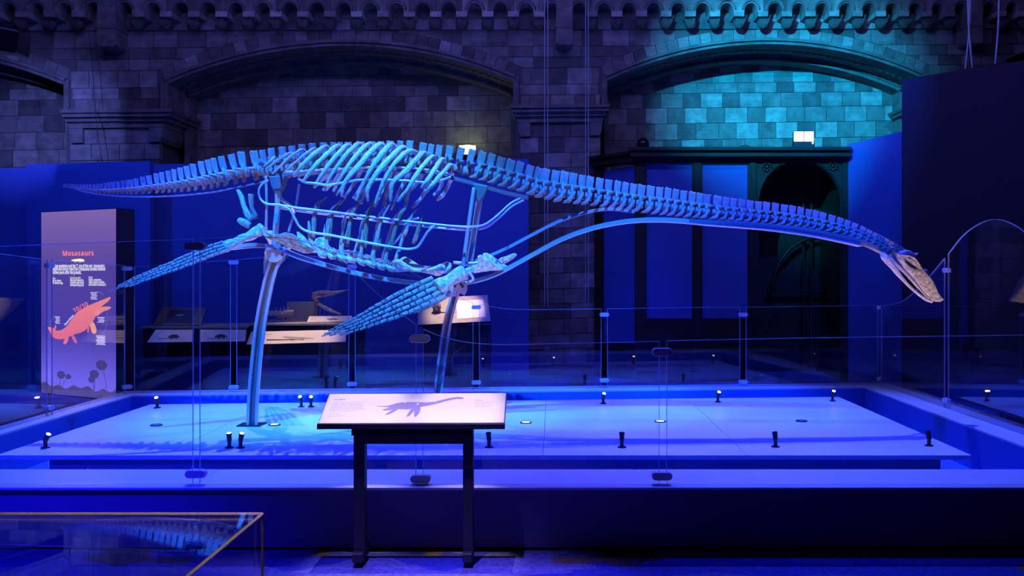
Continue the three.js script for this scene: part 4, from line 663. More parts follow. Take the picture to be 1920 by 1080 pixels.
function quadMesh(a, b, c, d) {                                   // corners: lower left, lower right, upper right, upper left
  const g = new THREE.BufferGeometry(); g.setAttribute('position', new THREE.Float32BufferAttribute([a, b, c, d].flatMap((p) => p.toArray()), 3)); g.setAttribute('uv', new THREE.Float32BufferAttribute([0, 0, 1, 0, 1, 1, 0, 1], 2)); g.setIndex([0, 1, 2, 0, 2, 3]); g.computeVertexNormals(); return g;
}
// ---------------------------------------------------------------- backlit banner
{
  const t = thing('lightbox_banner', 'tall backlit purple banner showing a pink sea reptile', 'banner');
  const A = P(78, 398, 11.9), B = P(218, 389.5, 11.2), top = 2.384, e = new V3(B.x - A.x, 0, B.z - A.z), wid = e.length(); e.normalize();
  const back = new V3(e.z, 0, -e.x), th = 0.26, A0 = new V3(A.x, 0, A.z), B0 = new V3(B.x, 0, B.z), up = (p, y) => new V3(p.x, y, p.z);
  part('case', loftQuad([up(A0, 0.0), up(B0, 0.0), up(B0, top), up(A0, top)], back, th), darkPaint, t);
  const WC = 640, HC = 1022;
  const M = (cx, cy) => { const px = 60 + cx / 2.77, py = 370 + cy / 2.77; return [(px - 78) / 140 * WC, (py - 394) / 344 * HC]; };
  const tex = canvasTex(WC, HC, (x) => {
    const gr = x.createLinearGradient(0, 0, 0, HC); gr.addColorStop(0, '#6d5690'); gr.addColorStop(0.3, '#53418f'); gr.addColorStop(0.65, '#4a3ba0'); gr.addColorStop(0.9, '#6f62e0'); gr.addColorStop(1, '#7568ea'); x.fillStyle = gr; x.fillRect(0, 0, WC, HC);
    x.fillStyle = '#f2797e'; const a = M(163, 298), b = M(328, 298); fit(x, 'Mosasaurs', a[0], b[0], a[1], 40, 'bold');
    blob(x, [[208, 320], [222, 316], [240, 314], [262, 312], [282, 320], [276, 330], [262, 328], [258, 336], [250, 328], [236, 329], [230, 336], [228, 326], [216, 326]].map(([p, q]) => M(p, q)), '#f3e3b4');
    x.fillStyle = '#ffffff';
    [['As top predators and the \u2018T. rex of the sea\u2019, mosasaurs', 110, 381, 358], ['(MOH-sah-sores) ruled the Cretaceous oceans several', 110, 385, 374], ['million years after the Jurassic.', 110, 265, 392]].forEach(([s, p, q, y]) => { const m = M(p, y), n = M(q, y); fit(x, s, m[0], n[0], m[1], 27, 'bold'); });
    x.fillStyle = '#f3e3b4'; [['Size', 110, 127, 420], ['Hunting style', 205, 260, 417], ['Prey', 301, 322, 414]].forEach(([s, p, q, y]) => { const m = M(p, y), n = M(q, y); fit(x, s, m[0], n[0], m[1], 18, 'bold'); });
    x.fillStyle = '#ffffff'; [['Up to about', 110, 158, 432], ['15 metres long', 110, 166, 444], ['Bursts of speed to', 205, 275, 429], ['ambush and snatch', 205, 277, 441], ['unsuspecting prey', 205, 276, 453], ['Fishes, ammonites,', 301, 366, 426], ['other marine reptiles', 301, 381, 438], ['and smaller mosasaurs!', 301, 388, 450]].forEach(([s, p, q, y]) => { const m = M(p, y), n = M(q, y); fit(x, s, m[0], n[0], m[1], 17, 'bold'); });
    // the animal
    const pk = x.createLinearGradient(0, M(0, 500)[1], 0, M(0, 760)[1]); pk.addColorStop(0, '#f3877f'); pk.addColorStop(1, '#e0698a');
    blob(x, [[410, 503], [370, 522], [330, 538], [285, 560], [235, 590], [205, 640], [170, 680], [130, 690], [115, 672], [80, 668], [95, 690], [110, 725], [150, 735], [190, 722], [230, 700], [270, 690], [310, 655], [330, 620], [345, 585], [365, 555], [405, 525], [412, 510]].map(([p, q]) => M(p, q)), pk);
    blob(x, [[330, 575], [362, 556], [415, 552], [412, 566], [372, 580], [345, 606], [330, 600]].map(([p, q]) => M(p, q)), '#e88a92');
    blob(x, [[308, 640], [325, 630], [342, 668], [340, 692], [322, 696], [310, 670]].map(([p, q]) => M(p, q)), '#f0a08c'); blob(x, [[296, 650], [306, 640], [304, 690], [292, 690]].map(([p, q]) => M(p, q)), '#d8688a');
    blob(x, [[182, 715], [200, 712], [190, 752], [168, 758], [170, 742]].map(([p, q]) => M(p, q)), '#e27890'); blob(x, [[210, 704], [225, 706], [244, 742], [236, 752], [218, 730]].map(([p, q]) => M(p, q)), '#d8688a'); blob(x, [[118, 690], [122, 660], [134, 658], [126, 690]].map(([p, q]) => M(p, q)), '#e27890');
    const along = (str, from, to, size, fill) => { const ax = 60 + from[0] / 2.77, ay = 370 + from[1] / 2.77, bx = 60 + to[0] / 2.77, by = 370 + to[1] / 2.77; x.save(); x.scale(WC / 140, HC / 344); x.translate(ax - 78, ay - 394); x.rotate(Math.atan2(by - ay, bx - ax)); x.scale(0.1, 0.1); x.fillStyle = fill; x.font = 'bold ' + size * 10 + 'px sans-serif'; const w = x.measureText(str).width; x.scale(Math.hypot(bx - ax, by - ay) * 10 / w, 1); x.fillText(str, 0, 0); x.restore(); };
    along('10/10', [226, 592], [303, 552], 12, '#f2797e'); along('Fierce factor', [180, 660], [226, 606], 5, '#ffffff');
    // dotted leaders and small captions too fine to read
    x.strokeStyle = '#ffffff'; x.lineWidth = 3; x.setLineDash([2, 6]);
    for (const c of [[[340, 480], [372, 484], [378, 502]], [[100, 660], [96, 628], [128, 612]], [[392, 568], [402, 640], [372, 700]]]) { const q = c.map(([p, s]) => M(p, s)); x.beginPath(); x.moveTo(...q[0]); x.quadraticCurveTo(...q[1], ...q[2]); x.stroke(); } x.setLineDash([]);
    x.fillStyle = '#e8e2ff'; for (const [p, q, y, n, s] of [[310, 345, 484, 5, 8], [124, 152, 614, 5, 8], [345, 382, 608, 4, 8], [338, 386, 702, 7, 7]]) for (let k = 0; k < n; k++) { const m = M(p + (k % 3) * 3, y + k * s), o = M(q - (k % 2) * 4, y + k * s); x.fillRect(m[0], m[1], o[0] - m[0], 4); }
    // sea lilies and sea bed
    const dk = '#453a7c'; x.strokeStyle = dk; x.lineWidth = 4;
    for (const [p, q, y, r0] of [[157, 147, 916, 15], [196, 165, 922, 10], [330, 330, 898, 16], [316, 326, 928, 12], [366, 388, 850, 19]]) { const a0 = M(p, y), b0 = M(q, 980); x.beginPath(); x.moveTo(...b0); x.quadraticCurveTo(b0[0] + 6, (a0[1] + b0[1]) / 2, ...a0); x.stroke(); x.fillStyle = dk; for (let k = 0; k < 7; k++) { x.beginPath(); x.ellipse(a0[0] + Math.cos(k * 0.9) * r0 * 1.5, a0[1] + Math.sin(k * 0.9) * r0 * 0.8, r0 * 1.0, r0 * 0.7, 0, 0, 7); x.fill(); } }
    x.fillStyle = '#4d4168'; x.beginPath(); x.moveTo(0, HC); for (let k = 0; k <= 40; k++) x.lineTo(k / 40 * WC, HC * 0.952 - 9 * Math.sin(k * 0.8) - 6 * Math.sin(k * 0.31 + 1)); x.lineTo(WC, HC); x.fill();
  });
  const off = back.clone().multiplyScalar(-0.004), q = [up(A0, 0.01), up(B0, 0.01), up(B0, top - 0.01), up(A0, top - 0.01)].map((p) => p.add(off));
  part('backlit_sign_face', quadMesh(...q), new THREE.MeshStandardMaterial({ color: C(0.2, 0.2, 0.2), map: tex, emissive: C(1, 1, 1), emissiveMap: tex, emissiveIntensity: 1.3, roughness: 0.7 }), t, 'glowing printed fabric face');
  const L = new THREE.RectAreaLight(C(0.45, 0.35, 0.85), 0.9, wid, top); L.position.copy(A0).lerp(B0, 0.5).addScaledVector(back, -0.03); L.position.y = top / 2; L.lookAt(L.position.clone().addScaledVector(back, -1)); scene.add(L);
}
// ---------------------------------------------------------------- lectern in front of the plinth
{
  const t = thing('reading_rail', 'black lectern with a bright slanted panel before the plinth', 'lectern');
  const zf = 4.85, zk = 5.085, TL = P(617, 739, zk), TR = P(950, 737, zk), BL = P(596, 794, zf), BR = P(946, 793, zf);
  const fN = new V3().crossVectors(BR.clone().sub(BL), TL.clone().sub(BL)).normalize();
  part('panel_board', loftQuad([BL, BR, TR, TL].map((p) => p.clone().addScaledVector(fN, -0.002)), fN.clone().negate(), 0.026), blackPaint, t);
  const cv = (cx, cy) => { const v = (cy - 92) / (347 - 92), xl = 175 + (78 - 175) * v, xr = 1775 + (1755 - 1775) * v; return [(cx - xl) / (xr - xl) * 1400, v * 420]; };
  const tex = canvasTex(1400, 420, (x, w, h) => {
    x.fillStyle = '#fbf4f6'; x.fillRect(0, 0, w, h);
    const ink = '#8f88c8';
    blob(x, [[580, 203], [700, 204], [740, 190], [800, 175], [870, 168], [960, 170], [1060, 174], [1120, 168], [1200, 150], [1290, 130], [1345, 124], [1380, 130], [1402, 142], [1370, 146], [1330, 143], [1240, 160], [1130, 192], [1010, 212], [900, 236], [800, 232], [740, 216], [640, 210]].map(([a, b]) => cv(a, b)), ink);
    blob(x, [[745, 212], [700, 222], [640, 240], [700, 244], [780, 230]].map(([a, b]) => cv(a, b)), ink); blob(x, [[770, 222], [720, 252], [665, 286], [720, 276], [790, 240], [800, 225]].map(([a, b]) => cv(a, b)), ink);
    blob(x, [[915, 228], [890, 265], [866, 302], [905, 286], [940, 250], [950, 225]].map(([a, b]) => cv(a, b)), ink); blob(x, [[945, 215], [940, 260], [945, 306], [975, 285], [1000, 245], [1000, 205]].map(([a, b]) => cv(a, b)), ink);
    x.fillStyle = '#fbf4f6'; for (const [a, b, r] of [[862, 169, 10], [975, 187, 9], [1133, 168, 6]]) { const p = cv(a, b); x.beginPath(); x.ellipse(p[0], p[1], r, r * 1.3, 0, 0, 7); x.fill(); }
    // text too fine to read at this distance
    const line = (a, b, y, c, th = 4) => { const p = cv(a, y), q = cv(b, y); x.fillStyle = c; let xx = p[0]; while (xx < q[0]) { const l = rr(8, 26); x.fillRect(xx, p[1], Math.min(l, q[0] - xx), th); xx += l + 5; } };
    line(215, 318, 140, '#6a6190', 8); for (let k = 0; k < 8; k++) line(205 - k * 5, 515 - (k === 7 ? 90 : (k * 37) % 40), 165 + k * 11, '#b3a9c2'); line(170, 275, 268, '#b3a9c2'); line(165, 315, 286, '#b3a9c2'); line(155, 175, 306, '#b3a9c2');
    line(1495, 1565, 155, '#6a6190', 5); for (let k = 0; k < 5; k++) line(1495, 1690 - (k * 29) % 60, 168 + k * 11, '#b3a9c2');
    x.strokeStyle = '#ded2dc'; x.lineWidth = 2; for (const y of [124, 238]) { x.beginPath(); for (let k = 0; k <= 30; k++) { const p = cv(1490 + 205 * k / 30, y + 5 * Math.sin(k * 0.5)); k ? x.lineTo(...p) : x.moveTo(...p); } x.stroke(); }
  });
  const ins = (p, q, s) => p.clone().lerp(q, s), up = fN.clone().multiplyScalar(0.0015);
  part('printed_panel', quadMesh(...[ins(BL, TR, 0.004), ins(BR, TL, 0.004), ins(TR, BL, 0.004), ins(TL, BR, 0.004)].map((p) => p.add(up))), std([0.92, 0.92, 0.92], { map: tex, roughness: 0.45 }), t, 'white print with a lilac swimming reptile');
  const lip = BL.clone().lerp(BR, 0.5), wl = BR.x - BL.x; part('front_lip', box(wl + 0.006, 0.03, 0.012, lip.x, lip.y - 0.016, lip.z + 0.006, 0.003), blackPaint, t);
  const yl = 0.77, zl = -4.96;
  const x0 = P(663, 0, 4.93).x, x1 = P(684, 0, 4.93).x, x2 = P(868, 0, 4.93).x, x3 = P(887, 0, 4.93).x;
  for (const [a, b] of [[x0, x1], [x2, x3]]) {
    part('leg', box(b - a, yl - 0.03, 0.07, (a + b) / 2, (yl + 0.03) / 2, zl, 0.004), blackPaint, t);
    part('foot', box(b - a - 0.004, 0.05, 0.22, (a + b) / 2, 0.055, zl - 0.03, 0.006), blackPaint, t);
    for (const z of [0.04, -0.1]) { const g = new THREE.CylinderGeometry(0.014, 0.018, 0.032, 12); const o = part('levelling_foot', g, blackPaint, t); o.position.set((a + b) / 2, 0.016, zl + z); }
    const gus = new THREE.Shape([new THREE.Vector2(-0.03, 0.08), new THREE.Vector2(0.12, 0.08), new THREE.Vector2(0.035, 0.2), new THREE.Vector2(-0.03, 0.2)]);
    const gg = new THREE.ExtrudeGeometry(gus, { depth: 0.012, bevelEnabled: false }); gg.rotateY(Math.PI / 2); gg.translate((a + b) / 2 - 0.006, 0, zl); part('gusset', gg, blackPaint, t);
  }
  part('cross_beam', box(x3 - x0, 0.12, 0.05, (x0 + x3) / 2, 0.72, zl, 0.004), blackPaint, t);
  part('panel_cradle', loftQuad([BL, BR, TR, TL].map((p, i) => new V3((i === 0 || i === 3) ? x0 : x3, p.y - 0.04, p.z - (i < 2 ? 0.03 : -0.02))), new V3(0, -1, 0.2).normalize(), 0.03), blackPaint, t);
}
// ---------------------------------------------------------------- acrylic case in the near left corner
{
  const t = thing('acrylic_case', 'clear acrylic display case in the near left corner', 'display case');
  const d = 2.7, C0 = P(492, 961, d), y1 = C0.y, x1 = C0.x, zb = -d, x0 = -2.6, zf = -1.6, y0 = 0.5, T = 0.011;
  part('case_top', box(x1 - x0, T, zf - zb, (x0 + x1) / 2, y1 - T / 2, (zf + zb) / 2), acrylic, t);
  part('back_pane', box(x1 - x0, y1 - y0 - T, T, (x0 + x1) / 2, (y0 + y1 - T) / 2, zb + T / 2), acrylic, t); part('side_pane', box(T, y1 - y0 - T, zf - zb - 2 * T, x1 - T / 2, (y0 + y1 - T) / 2, (zf + zb) / 2), acrylic, t);
  part('front_pane', box(x1 - x0, y1 - y0 - T, T, (x0 + x1) / 2, (y0 + y1 - T) / 2, zf - T / 2), acrylic, t); part('side_pane', box(T, y1 - y0 - T, zf - zb - 2 * T, x0 + T / 2, (y0 + y1 - T) / 2, (zf + zb) / 2), acrylic, t);
  const E = (a, b) => sweep([a, b], 0.0035, 0.0035, { n: 4, square: true, ref: new V3(0.3, 0.5, 0.8).normalize() });
  const y = y1 - 0.004; for (const [a, b] of [[[x0, y, zb], [x1, y, zb]], [[x1, y, zb], [x1, y, zf]], [[x1, y0, zb], [x1, y, zb]], [[x1, y0, zf], [x1, y, zf]], [[x0, y, zf], [x1, y, zf]]]) part('glued_edge', E(new V3(...a), new V3(...b)), acrylicEdge, t, 'honey coloured glued edge');
  part('plinth', box(x1 - x0 + 0.03, y0, zf - zb + 0.03, (x0 + x1) / 2, y0 / 2, (zf + zb) / 2), darkPaint, t);
}
// ---------------------------------------------------------------- exhibits behind the plinth
{
  const sil = (shape, bg, fg) => canvasTex(512, 96, (x, w, h) => { x.fillStyle = bg; x.fillRect(0, 0, w, h); blob(x, shape, fg); x.fillStyle = '#b8a894'; for (let k = 0; k < 4; k++) x.fillRect(24, 22 + k * 12, 90 - (k * 31) % 40, 3); });
  const rept = [[170, 40], [215, 42], [260, 48], [310, 52], [350, 62], [345, 68], [310, 62], [290, 66], [296, 82], [276, 68], [250, 64], [230, 82], [222, 62], [190, 54]];
  const crab = [[250, 40], [300, 34], [340, 44], [370, 60], [340, 58], [330, 76], [312, 62], [280, 66], [262, 80], [252, 60], [220, 64], [226, 52]];
  // slanted label boards, each on its own desk
  const board = (name, label, q, d, mat, thick = 0.02) => {
    const t = thing(name, label, 'display board');
    const c = q.map(([x, y], i) => P(x, y, d[i])), n = new V3().crossVectors(c[1].clone().sub(c[0]), c[3].clone().sub(c[0])).normalize();
    part('board', loftQuad(c.map((p) => p.clone().addScaledVector(n, -0.002)), n.clone().negate(), thick), darkPaint, t); part('printed_label', quadMesh(...c), mat, t);
    const m = c[0].clone().add(c[1]).add(c[2]).add(c[3]).multiplyScalar(0.25); if (m.z > -11.75) part('support_arm', box((c[1].x - c[0].x) * 0.6, 0.03, Math.max(0.03, 11.748 + m.z + 0.05), m.x, m.y - 0.045, (-11.748 + m.z + 0.05) / 2), darkPaint, t); return [t, c, n];
  };
  const lab = (tex, k = 0.9) => std([k, k * 0.95, k * 0.88], { map: tex, roughness: 0.8 });
  const desk = (name, label, x0, x1, yTop, dF, dB, mat = darkPaint) => { const t = thing(name, label, 'display desk'); const a = P(x0, yTop, dF), b = P(x1, yTop, dF); part('desk_top', box(b.x - a.x + 0.04, 0.03, dB - dF + 0.04, (a.x + b.x) / 2, a.y - 0.015, -(dF + dB) / 2, 0.004), felt, t); part('desk_body', box(b.x - a.x, a.y - 0.03, dB - dF, (a.x + b.x) / 2, (a.y - 0.03) / 2, -(dF + dB) / 2), mat, t); return a.y; };
  const yd = desk('exhibit_desk', 'dark display desk carrying the toothed jaw and the gaping skull', 470, 660, 606, 11.75, 12.6);
  const yd2 = desk('exhibit_desk', 'dark display desk left of the toothed jaw carrying a framed tray', 268, 462, 612, 11.75, 12.5);
  board('label_board', 'bright cream label board with a small reptile outline', [[462, 646], [648, 641], [650, 618], [471, 622]], [11.45, 11.45, 11.66, 11.66], lab(sil(rept, '#f3e6d6', '#b3a598')));
  board('label_board', 'dim cream label board below the framed tray', [[276, 642], [360, 641], [364, 618], [292, 618]], [11.45, 11.45, 11.66, 11.66], lab(sil(crab, '#f3e6d6', '#4a4440')));
  board('label_board', 'dim cream label board between the tray and the bright label', [[374, 641], [460, 640], [462, 618], [376, 618]], [11.45, 11.45, 11.66, 11.66], lab(sil(crab.map(([a, b]) => [a - 60, b]), '#f3e6d6', '#4a4440')));
  const [tr, tc, tn] = board('framed_tray', 'dim framed tray with a small pale fossil', [[287, 610], [376, 610], [387, 577], [305, 576]], [11.8, 11.8, 12.15, 12.15], std([0.16, 0.13, 0.1], { roughness: 0.9 }), 0.006);
  const lerpQ = (c, u, v) => c[0].clone().lerp(c[1], u).lerp(c[3].clone().lerp(c[2], u), v);
  part('inset', quadMesh(...[[0.2, 0.12], [0.8, 0.12], [0.8, 0.84], [0.2, 0.84]].map(([u, v]) => lerpQ(tc, u, v).addScaledVector(tn, 0.004))), std([0.05, 0.05, 0.08], { roughness: 0.4 }), tr);
  { const p = lerpQ(tc, 0.5, 0.5).addScaledVector(tn, 0.012); part('small_fossil', sweep([p.clone().add(new V3(-0.05, 0, 0)), p, p.clone().add(new V3(0.06, 0.01, 0))], [0.008, 0.016, 0.008], 0.012, { n: 7, rough: 0.01, freq: 30 }), bonePale, tr); }
  { const [t, c, n] = board('sample_tray', 'cream slanted tray with a round fossil and a white card', [[784, 609], [920, 602], [914, 553], [783, 560]], [11.3, 11.3, 11.75, 11.75], std([0.60, 0.50, 0.36], { map: rep(paintTex, 2), roughness: 0.9 }), 0.03);
    part('white_card', quadMesh(...[[0.545, 0.13], [0.94, 0.15], [0.93, 0.82], [0.545, 0.82]].map(([u, v]) => lerpQ(c, u, v).addScaledVector(n, 0.005))), std([0.9, 0.84, 0.72], { roughness: 0.8 }), t);
    const p = lerpQ(c, 0.27, 0.5); const g = new THREE.IcosahedronGeometry(0.055, 3), a = g.attributes.position; for (let i = 0; i < a.count; i++) { const v = new V3(a.getX(i), a.getY(i), a.getZ(i)); v.multiplyScalar(1 + 0.25 * noise(v.x * 30, v.y * 30, v.z * 30)); a.setXYZ(i, v.x, v.y, v.z); } g.computeVertexNormals();
    const f = solo('round_fossil', g, boneDark, 'round dark fossil resting on the cream tray', 'fossil'); f.position.copy(p).addScaledVector(n, 0.058);
    const legs = thing('tray_desk', 'dark desk under the cream sample tray', 'display desk'); part('desk_body', box(c[1].x - c[0].x - 0.06, 0.905, 0.42, (c[0].x + c[1].x) / 2, 0.4525, -11.62), darkPaint, legs); }
  // toothed jaw on two pins
  { const t = thing('toothed_jaw', 'brown fossil jaw with pointed teeth on a steel pin', 'fossil'); const J = (x, y, z = 0) => P(x, y, 12 - z);
    part('jaw_bone', sweep(catmull([J(484, 583), J(500, 587), J(520, 588), J(540, 586), J(551, 583)], 16), [0.02, 0.035, 0.04, 0.035, 0.02], 0.04, { n: 10, rough: 0.015, freq: 14 }), bone, t);
    part('jaw_splint', sweep(catmull([J(518, 596), J(535, 593), J(549, 588)], 10), [0.01, 0.015, 0.012], 0.02, { n: 8, rough: 0.008 }), bone, t);
    for (const [x, y, s] of [[489, 582, 0.7], [501, 581, 1], [518, 579, 1.2], [526, 579, 1], [533, 578, 1.2], [540, 578, 1]]) { const g = new THREE.ConeGeometry(0.016 * s, 0.055 * s, 8); const o = part('tooth', g, bonePale, t); o.position.copy(J(x, y)); o.rotation.z = rr(-0.2, 0.2); }
    const yb = yd; for (const x of [494, 531]) { const p = J(x, 590); part('steel_pin', sweep([new V3(p.x, yb, p.z), new V3(p.x, p.y, p.z)], 0.006, 0.006, { n: 8 }), steel, t); } }
  // gaping skull
  { const t = thing('gaping_skull', 'brown fossil skull with wide open jaws on a steel pin', 'fossil'); const J = (x, y, z = 0) => P(x, y, 12.1 - z);
    part('cranium', slab(pix([[586, 556], [588, 548], [598, 545], [612, 545], [622, 546], [655, 543], [640, 549], [622, 554], [606, 557], [596, 560], [588, 562]], 12.1), -12.1, 0.12, 0.012, [pix([[594, 552], [604, 549], [612, 549], [618, 552], [606, 555], [597, 556]], 12.1)], 0.01), bone, t);
    part('lower_jaw', slab(pix([[588, 562], [596, 562], [606, 571], [622, 580], [640, 589], [636, 591], [612, 582], [598, 573]], 12.1), -12.1, 0.1, 0.01, [], 0.01), bone, t);
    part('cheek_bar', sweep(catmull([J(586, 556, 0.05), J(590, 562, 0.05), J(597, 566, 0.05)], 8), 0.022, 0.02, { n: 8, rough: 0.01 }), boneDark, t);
    const p = J(600, 572); part('steel_pin', sweep([new V3(p.x, yd, p.z), p], 0.007, 0.007, { n: 8 }), steel, t); }
  solo('display_block', (() => { const a = P(541, 576, 12.4), b = P(592, 566, 12.4); return box(b.x - a.x, b.y - yd, 0.2, (a.x + b.x) / 2, (b.y + yd) / 2, -12.4, 0.003); })(), felt, 'pale block standing between the jaw and the skull', 'block');
  board('label_board', 'small dim label board below the gaping skull', [[575, 604], [660, 603], [660, 592], [580, 593]], [11.9, 11.9, 12.0, 12.0], lab(sil(crab, '#f3e6d6', '#8a7f76')), 0.004);
  // little warm display spots above them
  const dsp = (label, from, to, I, ang) => { const t = thing('display_spotlight', label, 'spotlight', from); stageLamp(t, new V3(...from), new V3(...to), [1, 0.72, 0.46], I, ang, 0.6, 0.6, 0.5); };
  dsp('small warm spotlight above the bright cream label', [-3.0, 6.3, -10.9], [-3.24, 0.76, -11.55], 120, 0.115);
  dsp('small warm spotlight above the gaping skull', [-2.4, 6.3, -11.2], [-3.1, 1.1, -12.1], 22, 0.11);
  dsp('small warm spotlight above the cream tray', [-1.2, 6.3, -10.6], [-1.25, 1.1, -11.5], 160, 0.085);
  dsp('small warm spotlight above the framed tray', [-4.6, 6.3, -11.0], [-4.7, 0.9, -11.7], 7, 0.09);
}
// ---------------------------------------------------------------- lamps overhead
function stageLamp(t, from, to, color, candela, angle, pen, radius, size = 1) {
  const dir = to.clone().sub(from).normalize(), holder = new THREE.Group(); holder.name = 'lamp_head'; t.add(holder); holder.quaternion.setFromUnitVectors(new V3(0, -1, 0), dir);
  const body = part('housing', (() => { const g = new THREE.LatheGeometry([[0.001, 0.2], [0.06, 0.2], [0.09, 0.14], [0.1, 0], [0.1, -0.1], [0.092, -0.1], [0.09, 0]].map(([a, b]) => new THREE.Vector2(a * size, b * size)), 18); return g; })(), blackPaint, holder);
  const mx = Math.max(...color), lens = part('lens', new THREE.CylinderGeometry(0.088 * size, 0.088 * size, 0.01, 18), glow(...color.map((v) => v / mx), 3), holder); lens.position.y = -0.085 * size;
  part('yoke', new THREE.TorusGeometry(0.13 * size, 0.012 * size, 6, 16, Math.PI), blackPaint, t);
  const h = CEIL - from.y - 0.13 * size; const r = part('drop_rod', new THREE.CylinderGeometry(0.012, 0.012, h, 8), blackPaint, t); r.position.y = 0.13 * size + h / 2;
  const L = new THREE.SpotLight(C(...color), candela, 0, angle, pen, 2); L.position.copy(from).addScaledVector(dir, 0.13 * size); L.target.position.copy(to); L.castShadow = true; L.shadow.radius = radius; scene.add(L, L.target);
}
for (const [from, to, color, I, ang, pen, rad, label] of STAGE) { const t = thing('stage_spotlight', label, 'spotlight', from, 'stage spotlights hung from the ceiling'); stageLamp(t, new V3(...from), new V3(...to), color, I, ang, pen, rad); }
{ // added ambient fill for the stone wall, shaped as a long lamp fitting
  const t = thing('added_fill_light', 'unseen long violet fill light added to brighten the stone wall', 'light', [-1, 6.7, -8.2]);
  const tilt = new THREE.Group(); tilt.name = 'lamp_bar'; t.add(tilt); tilt.rotation.x = 0.35;
  part('housing', box(11, 0.3, 0.12, 0, 0, 0.07), blackPaint, tilt); part('lamp_face', box(10.9, 0.24, 0.01, 0, 0, 0.003), glow(0.25, 0.2, 1, 6), tilt);
  for (const x of [-4, 0, 4]) part('drop_rod', new THREE.CylinderGeometry(0.015, 0.015, 0.9, 8), blackPaint, t).position.set(x, 0.45, 0.08);
  const L = new THREE.RectAreaLight(C(0.17, 0.17, 1), 50, 10.9, 0.24); L.position.set(-1, 6.7, -8.22); L.lookAt(-1, 6.7 - 2.4, -14); scene.add(L);
}
{ // emergency lamps
  const t = thing('emergency_lamp', 'twin square white emergency lamp on the wooden porch', 'lamp', P(1506, 278.5, 13.5).toArray());
  const k = 13.5 / F; part('battery_box', box(38 * k, 12 * k, 0.16, 0, 6 * k, 0, 0.01), blackPaint, t);
  for (const s of [-1, 1]) { const h = part('lamp_housing', box(19 * k, 20 * k, 0.06, s * 9.6 * k, 22 * k, 0, 0.012), blackPaint, t); part('lamp_lens', box(17.6 * k, 18.4 * k, 0.01, s * 9.6 * k, 22 * k, 0.031, 0.003), glow(0.95, 1, 0.85, 2.2), h); }
  const l = part('indicator_led', new THREE.SphereGeometry(0.016, 8, 6), glow(0.6, 1, 0.3, 2), t); l.position.set(15 * k, 9 * k, 0.085);
  const L = new THREE.RectAreaLight(C(0.95, 1, 0.85), 2.0, 36 * k, 18 * k); L.position.copy(P(1506, 254, 13.5)).add(new V3(0, 0, 0.06)); L.lookAt(L.position.clone().add(new V3(0, 0, 1))); scene.add(L);
  const e = thing('exit_light_box', 'glowing white exit light box on the wall behind the spine', 'light', P(877, 282, 14.75).toArray()), q = 14.75 / F;
  part('box_frame', box(34 * q, 19 * q, 0.1, 0, 0, 0, 0.01), std([0.3, 0.3, 0.3]), e); part('light_panel', box(31 * q, 16 * q, 0.01, 0, 0, 0.05, 0.002), glow(0.95, 1, 0.72, 2.0), e);
  part('wall_arm', box(0.05, 0.05, 0.25, 0, 0, -0.15), blackPaint, e);
  const pl = new THREE.PointLight(C(0.8, 1, 0.5), 0.2, 0, 2); pl.position.copy(P(877, 272, 14.75)).add(new V3(0, 0.03, 0.06)); pl.castShadow = true; pl.shadow.radius = 2; scene.add(pl);
  const dm = thing('dome_camera', 'black glossy dome camera on the corner of the porch', 'camera', P(1206, 281, 13.35).toArray()), s = 13.35 / F;
  const dome = part('dome', new THREE.SphereGeometry(12 * s, 24, 16), blackGloss, dm); dome.position.y = 11 * s; part('bracket', box(30 * s, 4 * s, 0.14, -2 * s, 2 * s, 0, 0.005), blackPaint, dm);
  const fl = thing('round_floodlight', 'small round unlit floodlight half hidden on the porch roof', 'lamp', P(1397, 287.5, 13.7).toArray());
  const fb = part('lamp_bowl', (() => { const g = new THREE.SphereGeometry(0.085, 18, 10, 0, Math.PI * 2, 0, Math.PI / 2); return g; })(), std([0.5, 0.55, 0.6], { metalness: 0.6, roughness: 0.25 }), fl); part('lamp_hoop', new THREE.TorusGeometry(0.12, 0.008, 6, 20, Math.PI), blackPaint, fl);
}
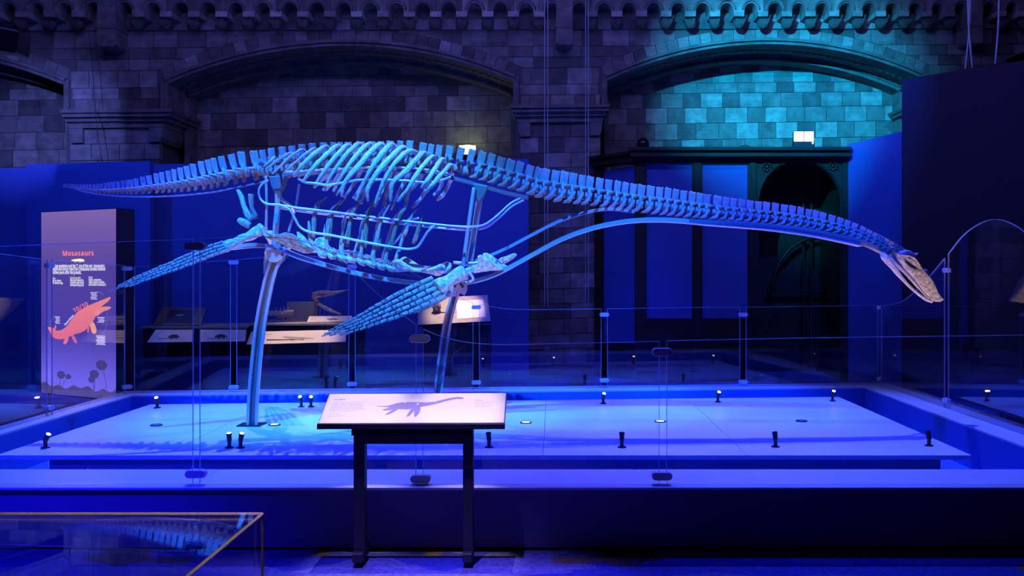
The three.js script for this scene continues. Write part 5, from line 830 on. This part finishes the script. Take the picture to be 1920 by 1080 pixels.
// ---------------------------------------------------------------- projector, cables
{
  const t = thing('ceiling_projector', 'black projector hanging at the upper left edge', 'projector', P(4, 80, 9.5).toArray()), k = 9.5 / F;
  const body = part('body', box(0.62, 0.24, 0.5, -0.1, 0.02, 0, 0.03), blackGloss, t); body.rotation.set(0.12, 0.3, -0.16);
  const lr = part('lens_ring', new THREE.TorusGeometry(0.07, 0.012, 8, 24), std([0.3, 0.3, 0.6], { metalness: 0.6, roughness: 0.3 }), t); lr.position.set(-0.04, 0.15, 0.24);
  part('ceiling_pole', new THREE.CylinderGeometry(0.025, 0.025, CEIL - t.position.y - 0.1, 10), blackPaint, t).position.set(-0.15, (CEIL - t.position.y - 0.1) / 2 + 0.1, 0);
}
{
  const cable = (label, pts, r, mat, d) => solo('hanging_cable', sweep(catmull(pts.map(([x, y]) => P(x, y, d)), 16), r, r, { n: 6 }), mat, label, 'cable');
  const pale = std([0.45, 0.45, 0.5], { roughness: 0.5 }), up = (x, d) => [x, 509 - (CEIL - EYE) * F / d];
  cable('leftmost thin pale cable before the middle stone pier', [up(1021, 13.5), [1021, 300], [1021, 575]], 0.006, pale, 13.5); cable('second thin pale cable before the middle stone pier', [up(1027, 13.5), [1027, 300], [1027, 575]], 0.006, pale, 13.5);
  cable('third thin pale cable before the middle stone pier', [up(1098, 13.5), [1098, 300], [1098, 575]], 0.006, pale, 13.5); cable('rightmost thin pale cable before the middle stone pier', [up(1103, 13.5), [1103, 300], [1103, 575]], 0.006, pale, 13.5);
  cable('pale cable forking left above the tall dark partition', [up(1818, 11.4), [1818, 40], [1810, 128]], 0.012, pale, 11.4); cable('pale cable forking right above the tall dark partition', [up(1815, 11.3), [1816, 40], [1823, 127]], 0.012, pale, 11.3); cable('single pale cable near the right edge above the dark partition', [up(1873, 11), [1872, 40], [1866, 119]], 0.012, pale, 11);
  cable('thin black cable down the left stone pier', [up(158, 13.6), [162, 20], [172, 110], [181, 230], [191, 302], [196, 420]], 0.006, blackPaint, 13.6);
}
renderer.render(scene, camera);
